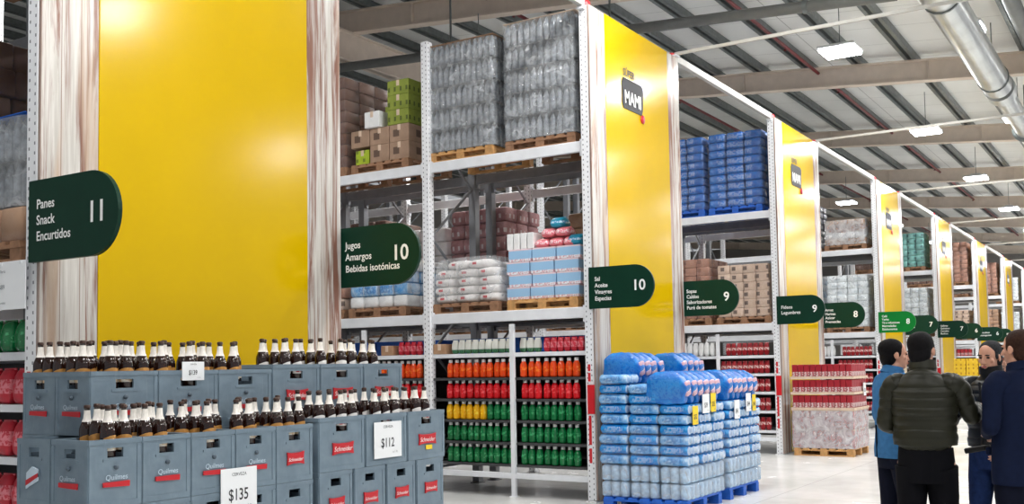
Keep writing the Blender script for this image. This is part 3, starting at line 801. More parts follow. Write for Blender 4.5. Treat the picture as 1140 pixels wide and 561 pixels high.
def shelf_goods():
    X = XL[1]+.15
    for i in range(13):
        y = 7.66-.103*i
        if abs(y-6.72) < .06: continue
        K_coffee.put((X, y, 1.761), 'white and green bag on the shelf above the orange bottles, %s from left' % ORD[i], rnd.uniform(-.15, .15), 'bags above the soda bottles')
    for i in range(6): K_redbag.put((X, 6.29-.094*i, 1.761), 'red bag on the shelf above the orange bottles, %s from left' % ORD[i], rnd.uniform(-.15, .15), 'bags above the soda bottles')
    k = mk_carton('kraft', .26, .2, .13, 'carton')
    k.put((X+.03, 7.85, 1.761), 'small kraft carton at the left end of the bag shelf')
    k.put((X+.03, 8.72, 1.761), 'small kraft carton on the bag shelf of the second bay')
    for i in range(4): K_redbag.put((X, 8.54-.1*i, 1.761), 'red bag on the second bay shelf, %s from left' % ORD[i], 0, 'bags above the soda bottles')
    # blue plastic trays stored at the back of that shelf
    def mk():
        t = thing('plastic_tray', '', 'tray'); b = MB()
        b.box((0, 0, .01), (.38, .5, .02)); 
        for s in (-1, 1): b.box((s*.184, 0, .1), (.012, .5, .18)); b.box((0, s*.244, .1), (.38, .012, .18))
        b.box((0, 0, .195), (.4, .52, .012)); obj('tray_shell', b, 'blue_pallet', t); return t
    k = Kind(mk)
    for i, y in enumerate((6.1, 6.65, 7.2, 7.75, 8.5, 9.1, 9.7)):
        k.put((X+.62, y, 1.761), 'blue plastic tray at the back of the bag shelf, %s from the right' % ORD[i], 0, 'blue trays behind the bags')
    # dark red pouches of the third rack and beyond
    for ri, nrow in ((2, 9), (3, 8), (4, 6)):
        X = XL[ri]+.13; nm = {2: 'third', 3: 'fourth', 4: 'fifth'}[ri]
        for r, z in enumerate((1.72, 1.40, 1.08, .75, .41)):
            for i in range(nrow if r else nrow-1):
                K_pouch.put((X, 5.86+.1*i, z+.001), 'dark red sauce pouch on the %s shelf down of the %s rack, %s from right' % (ORD[r], nm, ORD[i]), rnd.uniform(-.1, .1), 'dark red pouches on shelves')
    k = mk_bag('white_pack', .1, .24, .09, 'flour_pack', 'pack')
    for i in range(9): k.put((XL[2]+.13, 6.86+.108*i, 1.721), 'white pack on the top shelf of the third rack, %s from right' % ORD[i], 0, 'white packs')
    for i in range(5): k.put((XL[3]+.13, 6.72+.105*i, 1.721), 'white pack on the top shelf of the fourth rack, %s from right' % ORD[i], 0, 'white packs')
    # leftmost rack: red bags glimpsed at the picture edge
    k = mk_bag('red_bag', .15, .22, .12, 'snack_bag')
    for r, z in enumerate((1.40, 1.08, .75, .41)):
        for i in range(5): k.put((XL[0]+.12, 5.86+.16*i, z+.001), 'large red bag on the %s shelf of the leftmost rack, %s from right' % (ORD[r+1], ORD[i]), 0, 'large red bags at the left edge')
    k = mk_bag('green', .15, .2, .1, 'snack_bag')
    for i in range(5): k.put((XL[0]+.12, 5.86+.16*i, 1.721), 'dark green bag on the top shelf of the leftmost rack, %s from right' % ORD[i], 0, 'green bags at the left edge')
OFFY = .08
shelf_goods()
OFFY = 0.0

# ------------------------------------------------------------------ loads on the pallet levels
def lump(amp, seed, f=3.0):
    r = random.Random(seed); ph = [r.uniform(0, 6) for _ in range(6)]
    def fn(p):
        a = amp*(math.sin(f*7*p.y+ph[0]+3*p.z)+math.sin(f*6*p.z+ph[1])+math.sin(f*7*p.x+ph[2]-4*p.z))/3
        l = max(.001, p.length); return p+p/l*a
    return fn
def film_shell(dx, dy, z0, z1, seed, bulge=.012):
    r = random.Random(seed); b = MB(); n = 44; vs = []; fs = []; nz = 26
    for j in range(nz+1):
        z = z0+(z1-z0)*j/nz
        for i in range(n):
            a = 2*PI*i/n; ca, sa = math.cos(a), math.sin(a); e = .16
            x = math.copysign(abs(ca)**e, ca)*(dx/2+.012); y = math.copysign(abs(sa)**e, sa)*(dy/2+.012)
            k = bulge*(math.sin(z*19+seed)+math.sin(a*7+z*5+seed))*.5
            vs.append((x*(1+k), y*(1+k), z))
    for j in range(nz):
        for i in range(n):
            k = (i+1) % n; fs.append((j*n+i, j*n+k, (j+1)*n+k, (j+1)*n+i))
    b.add(vs, fs, True); return b
def wrapped_bottles(loc, dx, dy, layers, lh, label, seed, mat='bottle_grey', sheet='kraft', group=None, film='film', r=.045, top=True):
    t = thing('wrapped_bottle_load', label, 'bottle load', loc, 0, group); rr = random.Random(seed)
    nx, ny = max(2, round(dx/(2*r))), max(2, round(dy/(2*r)))
    me = None
    for l in range(layers):
        if me is None or l < 2:
            b = MB(); prof = [(r*.5, 0), (r*.96, .012), (r*.98, lh*.3), (r*.9, lh*.42), (r*.98, lh*.5), (r*.95, lh*.64), (r*.5, lh*.84), (r*.3, lh*.9), (r*.3, lh-.016)]
            for i in range(nx):
                for j in range(ny):
                    if 0 < i < nx-1 and 0 < j < ny-1: continue
                    b.lathe(prof, 8, (-dx/2+dx*(i+.5)/nx, -dy/2+dy*(j+.5)/ny, 0))
            me = b.mesh('bottle_layer'); recalc(me)
        ox, oy = rr.uniform(-.012, .012), rr.uniform(-.012, .012)
        obj('bottle_layer', me, mat, t, (ox, oy, l*lh+.004))
        if l < layers-1 or top:
            s = MB(); s.box((ox, oy, (l+1)*lh-.006), (dx+.01, dy+.01, .006)); obj('layer_sheet', s, sheet if l == layers-1 else 'dark_steel', t)
    obj('stretch_film', film_shell(dx+.03, dy+.03, .0, layers*lh-.03, seed), film, t)
    return t
def wrapped_packs(loc, dx, dy, layers, lh, label, seed, mats, group=None, ny=3, nx=3, film='film_thin', cat='pallet load', jitter=.012, e=.28):
    """one film-wrapped pallet load: layers of packs (each layer a part) under stretch film"""
    t = thing('wrapped_pallet_load', label, cat, loc, 0, group); rr = random.Random(seed)
    for l in range(layers):
        b = MB(); px, py = dx/nx, dy/ny; sh = (l % 2)
        for i in range(nx):
            for j in range(ny):
                if 0 < i < nx-1 and 0 < j < ny-1: continue
                b.blob((-dx/2+px*(i+.5)+rr.uniform(-jitter, jitter), -dy/2+py*(j+.5)+rr.uniform(-jitter, jitter), lh*.5), (px*.49, py*.49, lh*.5), e, 16, 8)
        obj('pack_layer', b, mats[l % len(mats)], t, (rr.uniform(-.008, .008), rr.uniform(-.008, .008), l*lh))
    if film: obj('stretch_film', film_shell(dx+.02, dy+.02, 0, layers*lh, seed), film, t)
    return t
Z3, Z4 = 2.28, 4.26
def front(ix): return XL[ix]+.56       # centre of a 1 m deep load standing on the front beams
def back(ix): return XL[ix]+RW-.56

def rack2_loads():
    fx = front(1); bx = back(1)
    P_pine.put((fx, 7.49, Z4), 'pine pallet under the left grey wrapped bottle load', 0); P_old.put((fx, 6.30, Z4), 'worn pallet under the right grey wrapped bottle load', 0)
    P_old.put((fx, 8.83, Z4), 'pallet under the lime green and kraft boxes', 0)
    wrapped_bottles((fx, 7.49, Z4+PH), .98, 1.04, 5, .285, 'tall grey film-wrapped load of bottles with orange-brown top sheet, left of two', 3, sheet='kraft')
    wrapped_bottles((fx, 6.30, Z4+PH), .98, 1.02, 5, .3, 'tall grey film-wrapped load of bottles beside the rack end post', 8, sheet='tray')
    # boxes
    zb = Z4+PH; fr = fx-.36
    kb = mk_carton('kraft_oval', .4, .33, .235); kg = mk_carton('green_box', .4, .36, .2); kl = mk_carton('lime_box', .3, .24, .2); kw = mk_carton('white_pack', .3, .26, .22)
    for j, y in enumerate((8.50, 8.84, 9.18)):
        for l in range(2):
            if j == 2 and l == 0: continue
            kb.put((fr+.08, y, zb+.001+l*.2365), 'printed kraft box on the top level pallet, %s from right, %s layer' % (ORD[j], ['lower', 'upper'][l]), 0, 'kraft boxes on the top level')
            kb.put((fr+.50, y, zb+.001+l*.2365), 'printed kraft box at the back of the top level pallet, %s from right, %s layer' % (ORD[j], ['lower', 'upper'][l]), 0, 'kraft boxes on the top level')
    kl.put((fr+.05, 9.16, zb+.001), 'bright lime carton at the left foot of the kraft boxes')
    kb.put((fr+.44, 9.18, zb+.001), 'printed kraft box behind the bright lime carton')
    for l in range(3):
        kg.put((fr+.08, 8.515, zb+.476+l*.2015), 'lime green carton in the right stack, %s up' % ORD[l], 0, 'lime green cartons')
        kg.put((fr+.50, 8.515, zb+.476+l*.2015), 'lime green carton behind the right stack, %s up' % ORD[l], 0, 'lime green cartons')
    for l in range(2): kg.put((fr+.30+.2*l, 8.9, zb+.476+l*.2015), 'lime green carton left of the tall stack, %s up' % ORD[l], 0, 'lime green cartons')
    kw.put((fr+.06, 8.90, zb+.476) if False else (fr-.02, 8.93, zb+.476), 'white carton left of the lime green stack')
    P_old.put((fx, 9.92, Z4), 'pallet under the dark brown boxes left of the lime cartons'); wrapped_packs((fx, 9.92, Z4+PH), .96, .96, 8, .16, 'dark brown boxes stacked left of the lime cartons', 33, ['brown_dark'], ny=3, e=.14)
    # first pallet level
    P_old.put((fx, 7.45, Z3), 'pallet under the heap of white sacks', 0); P_pine.put((fx, 6.31, Z3), 'pine pallet under the blue and white cartons', 0); P_old.put((fx, 8.9, Z3), 'grey wooden pallet under the white and blue water load', 0)
    def mk():
        t = thing('white_sack', '', 'sack'); b = MB()
        def fn(p): return Vector((p.x*(1-.25*(abs(p.z)/.06)**2*.5), p.y, p.z*(1+.1*math.sin(9*p.y)*math.sin(8*p.x))))
        b.blob((0, 0, .058), (.25, .175, .062), .55, 22, 8, fn); obj('sack_body', b, 'sack', t)
        b = MB(); b.box((-.2485, .03, .06), (.004, .06, .03)); obj('printed_mark', b, 'red_ink', t); return t
    ks = Kind(mk); z = Z3+PH+.002
    for l in range(5):
        n = 3 if l < 4 else 2
        for i in range(n):
            y = 7.45+(i-(n-1)/2)*(.345 if l < 3 else .32)
            for jx in range(2):
                ks.put((fx-.24+.5*jx, y+rnd.uniform(-.02, .02), z+l*.108), 'white sack in the wrapped heap, %s layer up, %s from right, %s' % (ORD[l], ORD[i], 'front' if jx == 0 else 'rear'), rnd.uniform(-.06, .06), 'white sacks')
    t = thing('stretch_film', 'clear film wrapped round the heap of white sacks', 'film', (fx, 7.45, z)); b = MB()
    def fd(p): return Vector((p.x, p.y*(1-.16*max(0, p.z/.33)), p.z))
    b.blob((0, 0, .3), (.53, .55, .3), .3, 28, 14, fd); obj('film_sheet', b, 'film', t)
    kc = mk_carton('bluewhite', .3, .33, .155, 'printed_carton', False); z = Z3+PH+.001
    for l in range(4):
        off = .0 if l % 2 else .02
        for j in range(3):
            for i in range(2):
                kc.put((fx-.30+.32*i, 5.965+.345*j+off-.01*(l % 2), z+l*.1565), 'blue and white carton on the pine pallet, %s layer up, %s from right, %s' % (ORD[l], ORD[j], 'front' if i == 0 else 'second row'), 0, 'blue and white cartons')
    kw2 = mk_carton('white_pack', .26, .085, .2, 'white_carton', False)
    for i in range(4): kw2.put((fx-.3, 6.80-.1*i, z+.627), 'white carton standing on the blue cartons, %s from left' % ORD[i], 0, 'white cartons on top')
    kp = mk_bag('pink_bag', .2, .12, .26, 'pink_bag'); kt = mk_bag('teal_bag', .2, .14, .26, 'turquoise_bag')
    for i, y in enumerate((6.42, 6.22, 6.02)): kp.put((fx-.3, y-.06, z+.627), 'pink printed bag on the cartons, %s from left' % ORD[i], 0, 'bags on top of the cartons')
    for i, y in enumerate((6.30, 6.1)): kp.put((fx-.28, y-.02, z+.752), 'pink printed bag in the second tier on the cartons, %s from left' % ORD[i], 0, 'bags on top of the cartons')
    kt.put((fx-.3, 5.90, z+.628), 'turquoise bag at the right end of the cartons'); kt.put((fx-.25, 6.17, z+.862), 'turquoise bag on the very top of the cartons')
    wrapped_packs((fx, 8.9, Z3+PH), .96, 1.0, 4, .16, 'white and pale blue water load under the dark green sign', 5, ['white_pack', 'pack_pale', 'pack_pale', 'white_pack'], ny=4)
    # rear half of the rack, glimpsed between the front loads
    for i, (y, h, mt, d) in enumerate(((6.3, 6, 'kraft', 'kraft cartons'), (7.35, 5, 'maroon_box', 'maroon boxes'), (8.3, 7, 'wrapped_red', 'red wrapped cartons'), (9.35, 6, 'sack', 'white sacks'), (10.5, 7, 'brown_dark', 'dark brown boxes'), (11.6, 6, 'white_pack', 'white cartons'), (12.7, 6, 'kraft_oval', 'printed kraft cartons'), (13.8, 7, 'brown_dark', 'very dark boxes'))):
        P_old.put((bx, y, Z3), 'pallet under %s at the back of the soda rack' % d)
        wrapped_packs((bx, y, Z3+PH), .96, .98, h, .21, '%s stored at the back of the soda rack' % d, 20+i, [mt], ny=4)
    for i, (y, d) in enumerate(((10.0, 'third'), (11.2, 'fourth'), (12.4, 'fifth'), (13.6, 'sixth'))):
        P_old.put((fx, y, Z3), 'pallet further along the soda rack, %s place' % d); wrapped_packs((fx, y, Z3+PH), .96, .98, 4, .16, 'kraft load further along the soda rack, %s place' % d, 40+i, ['kraft_spot', 'brown_wrap'], ny=3)
OFFY = .08
rack2_loads()
OFFY = 0.0

def rack3_loads():
    fx = front(2); bx = back(2)
    for i, (y, d) in enumerate(((6.34, 'beside the third rack end post'), (7.42, 'left of the first'), (8.8, 'third along the rack'))):
        P_blue.put((fx, y, Z4), 'blue pallet under the blue wrapped load %s' % d)
        wrapped_packs((fx, y, Z4+PH), .97, 1.0, 9, .15, 'tall shiny blue film-wrapped load on the upper level, '+d, 50+i, ['pack_deep'], ny=3, film='film_thin')
    for i, (y, h, mt, d) in enumerate(((6.24, 6, 'kraft_spot', 'kraft boxes with dark slots beside the end post'), (7.35, 7, 'brown_wrap', 'kraft boxes left of the slotted boxes'), (8.7, 6, 'kraft', 'kraft cartons in the second bay'), (9.8, 6, 'white_wrap', 'white packs in the second bay'), (11.1, 6, 'sack', 'white sacks far along the third rack'), (12.2, 6, 'wrapped_red', 'red wrapped cartons far along the third rack'), (13.5, 8, 'white_pack', 'white cartons far along the third rack'), (14.6, 6, 'maroon_box', 'maroon boxes far along the third rack'), (15.9, 7, 'kraft', 'kraft cartons at the far end of the third rack'), (17.0, 6, 'brown_dark', 'dark boxes at the far end of the third rack'))):
        P_old.put((fx, y, Z3), 'pallet under %s' % d)
        wrapped_packs((fx, y, Z3+PH), .96, .94, h, .155, d, 60+i, [mt], ny=4, nx=4, e=.14, jitter=.004)
    for i, (y, h, mt) in enumerate(((6.5, 5, 'kraft'), (7.7, 7, 'brown_wrap'), (9.0, 4, 'white_wrap'), (10.2, 7, 'kraft_oval'))):
        P_old.put((bx, y, Z3), 'pallet at the back of the third rack, %s from the end' % ORD[i])
        wrapped_packs((bx, y, Z3+PH), .96, .94, h, .155, 'boxes at the back of the third rack, %s from the end' % ORD[i], 90+i, [mt], ny=4, e=.14)
OFFY = .08
rack3_loads()
OFFY = 0.0

def far_loads():
    S = [(3, Z4, 6.34, 4, .15, ['kraft', 'white_pack', 'brown_wrap'], 'mixed cartons under milky film, topmost on the fourth rack'),
         (3, Z4, 7.5, 7, .15, ['dark_wrap'], 'dark film-wrapped load deep on the fourth rack'),
         (3, Z3, 6.34, 8, .155, ['white_wrap'], 'white wrapped packs beside the fourth rack end post'),
         (3, Z3, 7.5, 8, .155, ['white_wrap', 'pack_pale'], 'white and pale blue packs deep on the fourth rack'),
         (4, Z4, 6.4, 6, .17, ['teal_wrap'], 'teal film-wrapped load on the fifth rack'), (4, Z4, 7.5, 8, .16, ['brown_dark'], 'dark brown boxes deep on the fifth rack'),
         (4, Z3, 6.36, 9, .15, ['white_wrap'], 'white wrapped packs on the fifth rack'),
         (5, Z4, 6.34, 9, .16, ['brown_wrap'], 'tall brown boxes on the sixth rack'), (5, Z3, 6.34, 6, .16, ['kraft_spot'], 'pinkish kraft boxes on the sixth rack'),
         (6, Z4, 6.34, 8, .16, ['brown_wrap'], 'tall brown boxes on the seventh rack'), (6, Z3, 6.34, 8, .16, ['kraft'], 'kraft cartons on the seventh rack'),
         (7, Z4, 6.34, 7, .16, ['white_wrap'], 'white wrapped packs on the upper level of the furthest rack'), (7, Z3, 6.34, 9, .16, ['white_wrap'], 'white wrapped packs on the lower level of the furthest rack'),
         (5, Z4, 7.5, 8, .16, ['brown_dark'], 'dark brown boxes deep on the sixth rack'), (6, Z4, 7.5, 8, .16, ['brown_dark'], 'dark brown boxes deep on the seventh rack'),
         (0, Z4, 6.34, 5, .28, None, ''), (0, Z3, 6.34, 1, .22, ['kraft'], 'kraft boxes at the left picture edge')]
    for i, (ix, z, y, n, lh, mats, d) in enumerate(S):
        if mats is None: continue
        fx = front(ix); P_old.put((fx, y, z), 'pallet under the '+d)
        wrapped_packs((fx, y, z+PH), .96, .96, n, lh, d, 120+i, mats, ny=4, nx=3, e=.18, film='film_dense' if 'milky' in d else 'film' if 'white' in d else 'film_thin')
    fx = front(0); P_old.put((fx, 6.34, 3.05-.13) if False else (fx, 6.34, Z4), 'pallet high on the leftmost rack'); wrapped_bottles((fx, 6.34, Z4+PH), .96, .96, 4, .3, 'grey wrapped bottle load high on the leftmost rack', 77)
    t = wrapped_bottles((fx, 6.34, Z3+PH+.222), .9, .9, 2, .3, 'grey and blue bottle packs on the kraft boxes at the left edge', 78, mat='bottle_grey', sheet='blue_pallet')
    P_old.put((front(0), 7.46, Z3), 'second pallet along the leftmost rack'); wrapped_packs((front(0), 7.46, Z3+PH), .96, .96, 8, .2, 'dark brown boxes, second load along the leftmost rack', 310, ['brown_dark'], ny=4, e=.14)
    for j, y in enumerate((6.4, 7.5, 8.6, 9.7)):
        P_old.put((back(0), y, Z3), 'pallet at the back of the leftmost rack, %s from the end' % ORD[j]); wrapped_packs((back(0), y, Z3+PH), .96, .96, 8, .2, 'dark brown boxes at the back of the leftmost rack, %s from the end' % ORD[j], 300+j, ['brown_dark'], ny=4, e=.14)
    # red and dark goods on the lower shelves of the far racks
    k = mk_carton('redcan', .2, .1, .24, 'red_carton', False); k2 = mk_carton('white_pack', .2, .11, .22, 'white_carton', False)
    for ri, n in ((5, 6), (6, 5), (7, 6)):
        for r, z in enumerate((1.72, 1.40, 1.08, .75)):
            for i in range(n): (k if (r+ri) % 3 else k2).put((XL[ri]+.14, 5.88+.125*i, z+.001), '%s carton on the %s shelf of the %s rack, %s from right' % ('red' if (r+ri) % 3 else 'white', ORD[r], ORD[ri], ORD[i]), 0, 'cartons on the far shelves')
OFFY = .08
far_loads()
OFFY = 0.0

def wall_card():
    t = thing('shelf_price_card', 'large white price card hanging on the beam at the left edge', 'price card', (XL[0]-.03, 5.87, 1.98))
    b = MB(); b.box((0, 0, .14), (.004, .3, .29)); obj('card', b, 'card', t)
    for k, (s, z, w) in enumerate(((.025, .22, 'Oferta'), (.04, .12, '$89'), (.02, .03, 'x unidad'))): text('price_text', w, s, FX, (-.004, .12, z), 'grey_ink', t, extrude=.0006)
    b = MB()
    for y in (-.1, .1): b.box((.01, y, .275), (.03, .02, .02))
    obj('clip', b, 'white_steel', t)
wall_card()

# ------------------------------------------------------------------ water pallets in front of the second panel
def mk_wpack(mat):
    def f():
        t = thing('water_pack', '', 'water pack'); L = .345; r = .054
        b = MB()
        for i in range(3):
            x = (i-1)*.118; prof = [(.004, -L/2), (r*.7, -L/2+.004), (r, -L/2+.02), (r*.96, -L*.2), (r, 0), (r*.96, L*.2), (r, L/2-.02), (r*.75, L/2-.004), (.004, L/2)]
            b.lathe(prof, 10, (x, 0, r+.001), Matrix.Rotation(PI/2, 3, 'X'))
        b.blob((0, 0, r+.001), (.172, L/2*.985, r*.8), .3, 18, 8)
        obj('film_body', b, mat, t); return t
    return Kind(f)
def mk_upright(mat):
    lp = lump(.024, 4, 4.5)
    def f():
        t = thing('upright_water_pack', '', 'water pack'); b = MB()
        def fn(p):
            k = (p.z+.17)/.34; s = 1 if k < .72 else 1-.5*(k-.72)/.28; return Vector((p.x*s*(1+.05*math.cos(50*p.y)), p.y*(1 if k < .62 else 1-.42*((k-.62)/.38)**1.4)+.02*math.sin(9*k), p.z+.17))
        b.blob((0, .06, 0), (.085, .23, .17), .34, 28, 16, lambda p: fn(lp(p))); obj('film_body', b, mat, t)
        b = MB(); b.blob((.0, -.166, .155), (.064, .018, .08), .4, 14, 8, lambda p: Vector((p.x+.03*p.z, p.y, p.z))); obj('printed_label', b, 'pack_print', t, None, 'pink and white printed label'); return t
    return Kind(f)
def mk_clear():
    t = thing('clear_water_pack', '', 'water pack'); b = MB(); r = .056
    for i in range(3):
        for j in range(3):
            if i == 1 and j == 1: continue
            b.lathe([(r*.8, 0), (r, .012), (r*.97, .06), (r, .11), (r*.96, .15), (r*.45, .168), (r*.3, .172), (.002, .175)], 10, ((i-1)*.117, (j-1)*.113, .001))
    obj('bottles', b, 'pack_clear', t)
    b = MB(); b.blob((0, 0, .087), (.178, .172, .085), .3, 20, 10); obj('film_cover', b, 'film', t); return t
def water():
    kb, kp = mk_wpack('pack_blue'), mk_wpack('pack_pale'); ku = mk_upright('pack_label'); kc = Kind(mk_clear)
    G = 'water packs on the blue pallets'
    for pi, (x0, pn, nlay) in enumerate(((10.30, 'nearer', 6), (11.56, 'further', 6))):
        P_blue.put((x0+.5 if True else 0, 4.86, .001), '%s blue pallet under the stacked water packs' % pn, 0, 'blue pallets under the water')
        z0 = .133; col = ['left', 'middle', 'right']; row = ['front', 'middle', 'back']
        for l in range(2):
            for i in range(3):
                for j in range(3):
                    if i == 1 and j == 1: continue
                    kc.put((x0+.19+.372*i, 4.52+.355*j, z0+l*.1775), 'clear wrapped water pack low on the %s pallet, %s layer, %s column, %s row' % (pn, ['lowest', 'second'][l], col[i], row[j]), 0, G)
        tf = thing('stretch_film', 'clear stretch film round the lower half of the %s water stack' % pn, 'film', (x0+.565, 4.875, z0)); obj('film_sheet', film_shell(1.135, 1.07, .01, .72, 3+pi, .008), 'film_thin', tf)
        z1 = z0+.356
        top = 0
        for l in range(9):
            for i in range(3):
                for j in range(3):
                    if i == 1 and j == 1 and l < 7: continue
                    if l >= nlay+(2 if j == 2 or (j == 1 and i == 0) else 0)+(1 if (j == 2 and i == 0) else 0): continue
                    k = kb if (l+j+(i % 2)+pi) % 2 else kp
                    k.put((x0+.19+.372*i+rnd.uniform(-.014, .014), 4.52+.355*j+rnd.uniform(-.014, .014), z1+l*.1105), '%s film water pack lying on the %s pallet, %s layer, %s column, %s row' % ('blue' if k is kb else 'pale blue', pn, ORD[l], col[i], row[j]), rnd.uniform(-.02, .02), G)
        zt = z1+nlay*.1105+.001
        for i in range(6):
            for j in range(2):
                if j == 1 and (i < 2): continue
                zz = zt if j == 0 else zt+(.221 if pi < 2 else 0)
                yy = 4.53 if j == 0 else 5.23
                o = ku.put((x0+.12+.176*i, yy, zz), 'upright blue water pack with pink label on the %s pallet, %s from left, %s rank' % (pn, ORD[i], 'front' if j == 0 else 'back'), rnd.uniform(-.07, .07), G); o.rotation_euler.y = -.24+rnd.uniform(-.05, .05); o.location.z += .019
    FXY = FY
    for (x, z, w, h, m, d, n) in ((10.52, .93, .15, .2, 'yellow_card', 'yellow price card leaning on the nearer water stack', '$32'), (10.83, 1.04, .2, .21, 'card', 'white price card on the nearer water stack', '$39'), (11.05, 1.045, .15, .21, 'yellow_card', 'yellow price card beside the white one on the nearer water stack', '$35'), (11.80, .93, .17, .22, 'card', 'white price card low on the further water stack', '$41'), (12.2, 1.0, .17, .22, 'card', 'white price card higher on the further water stack', '$44'), (12.4, 1.0, .12, .2, 'yellow_card', 'yellow price card at the right edge of the further water stack', '$40')):
        price_card(x, 4.336, z, w, h, FY, n, d, m, 0, 'agua', False)
water()

# ------------------------------------------------------------------ red carton pallet before the third panel
def red_pallet():
    x0, y0 = 17.57, 4.44
    o1 = P_pine.put((x0+.5, y0+.52, .001), 'pine pallet under the stack of red cartons', 0)
    k = mk_carton('redcan', .088, .094, .24, 'tomato_carton', False)
    b0 = .133
    t = thing('wrapped_pallet_load', 'film-wrapped lower half of the red carton stack', 'pallet load', (x0+.49, y0+.52, b0))
    for l in range(2):
        b = MB()
        for i in range(9):
            for j in range(10):
                if 0 < i < 8 and 0 < j < 9: continue
                b.box((-.44+.11*i*.98, -.47+.104*j, .155), (.095, .098, .3), .008)
        obj('carton_layer', b, 'wrapped_red', t, (0, 0, l*.318))
        b = MB(); b.box((0, 0, .312), (.99, 1.05, .01)); obj('layer_sheet', b, 'tray', t, (0, 0, l*.318))
    obj('stretch_film', film_shell(1.0, 1.06, 0, .63, 5), 'film_dense', t)
    z = b0+.638
    for l in range(3):
        tr = thing('cardboard_tray', 'shallow cardboard tray holding the %s layer of red cartons' % ['lowest loose', 'middle loose', 'top'][l], 'tray', (x0+.49, y0+.52, z), 0, 'trays of red cartons')
        b = MB(); b.box((0, 0, .004), (.98, 1.06, .007)); 
        for s in (-1, 1): b.box((s*.488, 0, .025), (.005, 1.06, .04)); b.box((0, s*.528, .025), (.98, .005, .04))
        obj('tray_body', b, 'tray', tr)
        for j in range(10):
            for i in range(10):
                if i > 1 and j > 1 and i < 9: continue
                if i >= 2 and j > 1: continue
                k.put((x0+.06+.095*i, y0+.065+.101*j, z+.009), 'red carton with white label in the %s tray, %s back and %s across' % (['lowest loose', 'middle', 'top'][l], ORD[j], ORD[i]), 0, 'red cartons in trays')
        z += .262
    price_card(x0+.72, y0-.02, 1.0, .16, .22, FY, '$25', 'white price card on the red carton stack', 'card', -.04, 'puré', False)
    # yellow boxes on a pallet further down
    P_pine.put((31.6, 4.6, .001), 'pallet under the white and yellow display further down the aisle')
    wrapped_packs((31.6, 4.6, .133), .96, .96, 5, .2, 'white wrapped packs under the yellow cartons further down the aisle', 201, ['white_wrap'], ny=4)
    ky = mk_carton('yellow_box', .3, .3, .24, 'yellow_carton', False)
    for l in range(2):
        for i in range(3):
            for j in range(3): ky.put((31.28+.32*i, 4.28+.32*j, 1.135+l*.2415), 'yellow carton on the far display, %s layer, %s across, %s back' % (['lower', 'upper'][l], ORD[i], ORD[j]), 0, 'yellow cartons')
    P_pine.put((40.2, 4.6, .001), 'pallet under the far kraft display'); wrapped_packs((40.2, 4.6, .133), .96, .96, 7, .2, 'kraft display load at the far end of the main aisle', 202, ['brown_wrap'], ny=4)
red_pallet()

# ------------------------------------------------------------------ people
def capsule(b, path, rad, n=14):
    """closed rounded limb through the points"""
    P = [Vector(p) for p in path]; R = [r if isinstance(r, tuple) else (r, r) for r in rad]
    d0 = (P[0]-P[1]).normalized(); d1 = (P[-1]-P[-2]).normalized()
    pre = [(P[0]+d0*max(R[0])*s, (R[0][0]*c, R[0][1]*c)) for s, c in ((.98, .2), (.8, .6), (.45, .9))]
    post = [(P[-1]+d1*max(R[-1])*s, (R[-1][0]*c, R[-1][1]*c)) for s, c in ((.45, .9), (.8, .6), (.98, .2))]
    pts = [p for p, _ in pre]+P+[p for p, _ in post]; rr = [r for _, r in pre]+R+[r for _, r in post]
    b.tube(pts, rr, n, True, hint=(0, 1, 0) if abs((P[-1]-P[0]).normalized().y) < .8 else (0, 0, 1))
def smooth_path(pts, rad, m=8):
    """Catmull-Rom densification of a limb"""
    P = [Vector(p) for p in pts]; R = [r if isinstance(r, tuple) else (r, r) for r in rad]; o = []; q = []
    for i in range(len(P)-1):
        p0, p1, p2, p3 = P[max(i-1, 0)], P[i], P[i+1], P[min(i+2, len(P)-1)]
        for k in range(m):
            t = k/m
            o.append(.5*((2*p1)+(p2-p0)*t+(2*p0-5*p1+4*p2-p3)*t*t+(3*p1-p0-3*p2+p3)*t**3))
            q.append(tuple(a+(c-a)*t for a, c in zip(R[i], R[i+1])))
    o.append(P[-1]); q.append(R[-1]); return o, q
def remesh(b, mat, name, parent, voxel=.006, sm=3):
    me = b.mesh(name); recalc(me); o = bpy.data.objects.new('tmp', me); C.objects.link(o)
    md = o.modifiers.new('r', 'REMESH'); md.mode = 'VOXEL'; md.voxel_size = voxel; md.use_smooth_shade = True
    s2 = o.modifiers.new('s', 'SMOOTH'); s2.iterations = sm; s2.factor = .5
    dg = bpy.context.evaluated_depsgraph_get(); r = bpy.data.meshes.new_from_object(o.evaluated_get(dg)); bpy.data.objects.remove(o)
    r.materials.clear(); return obj(name, r, mat, parent)
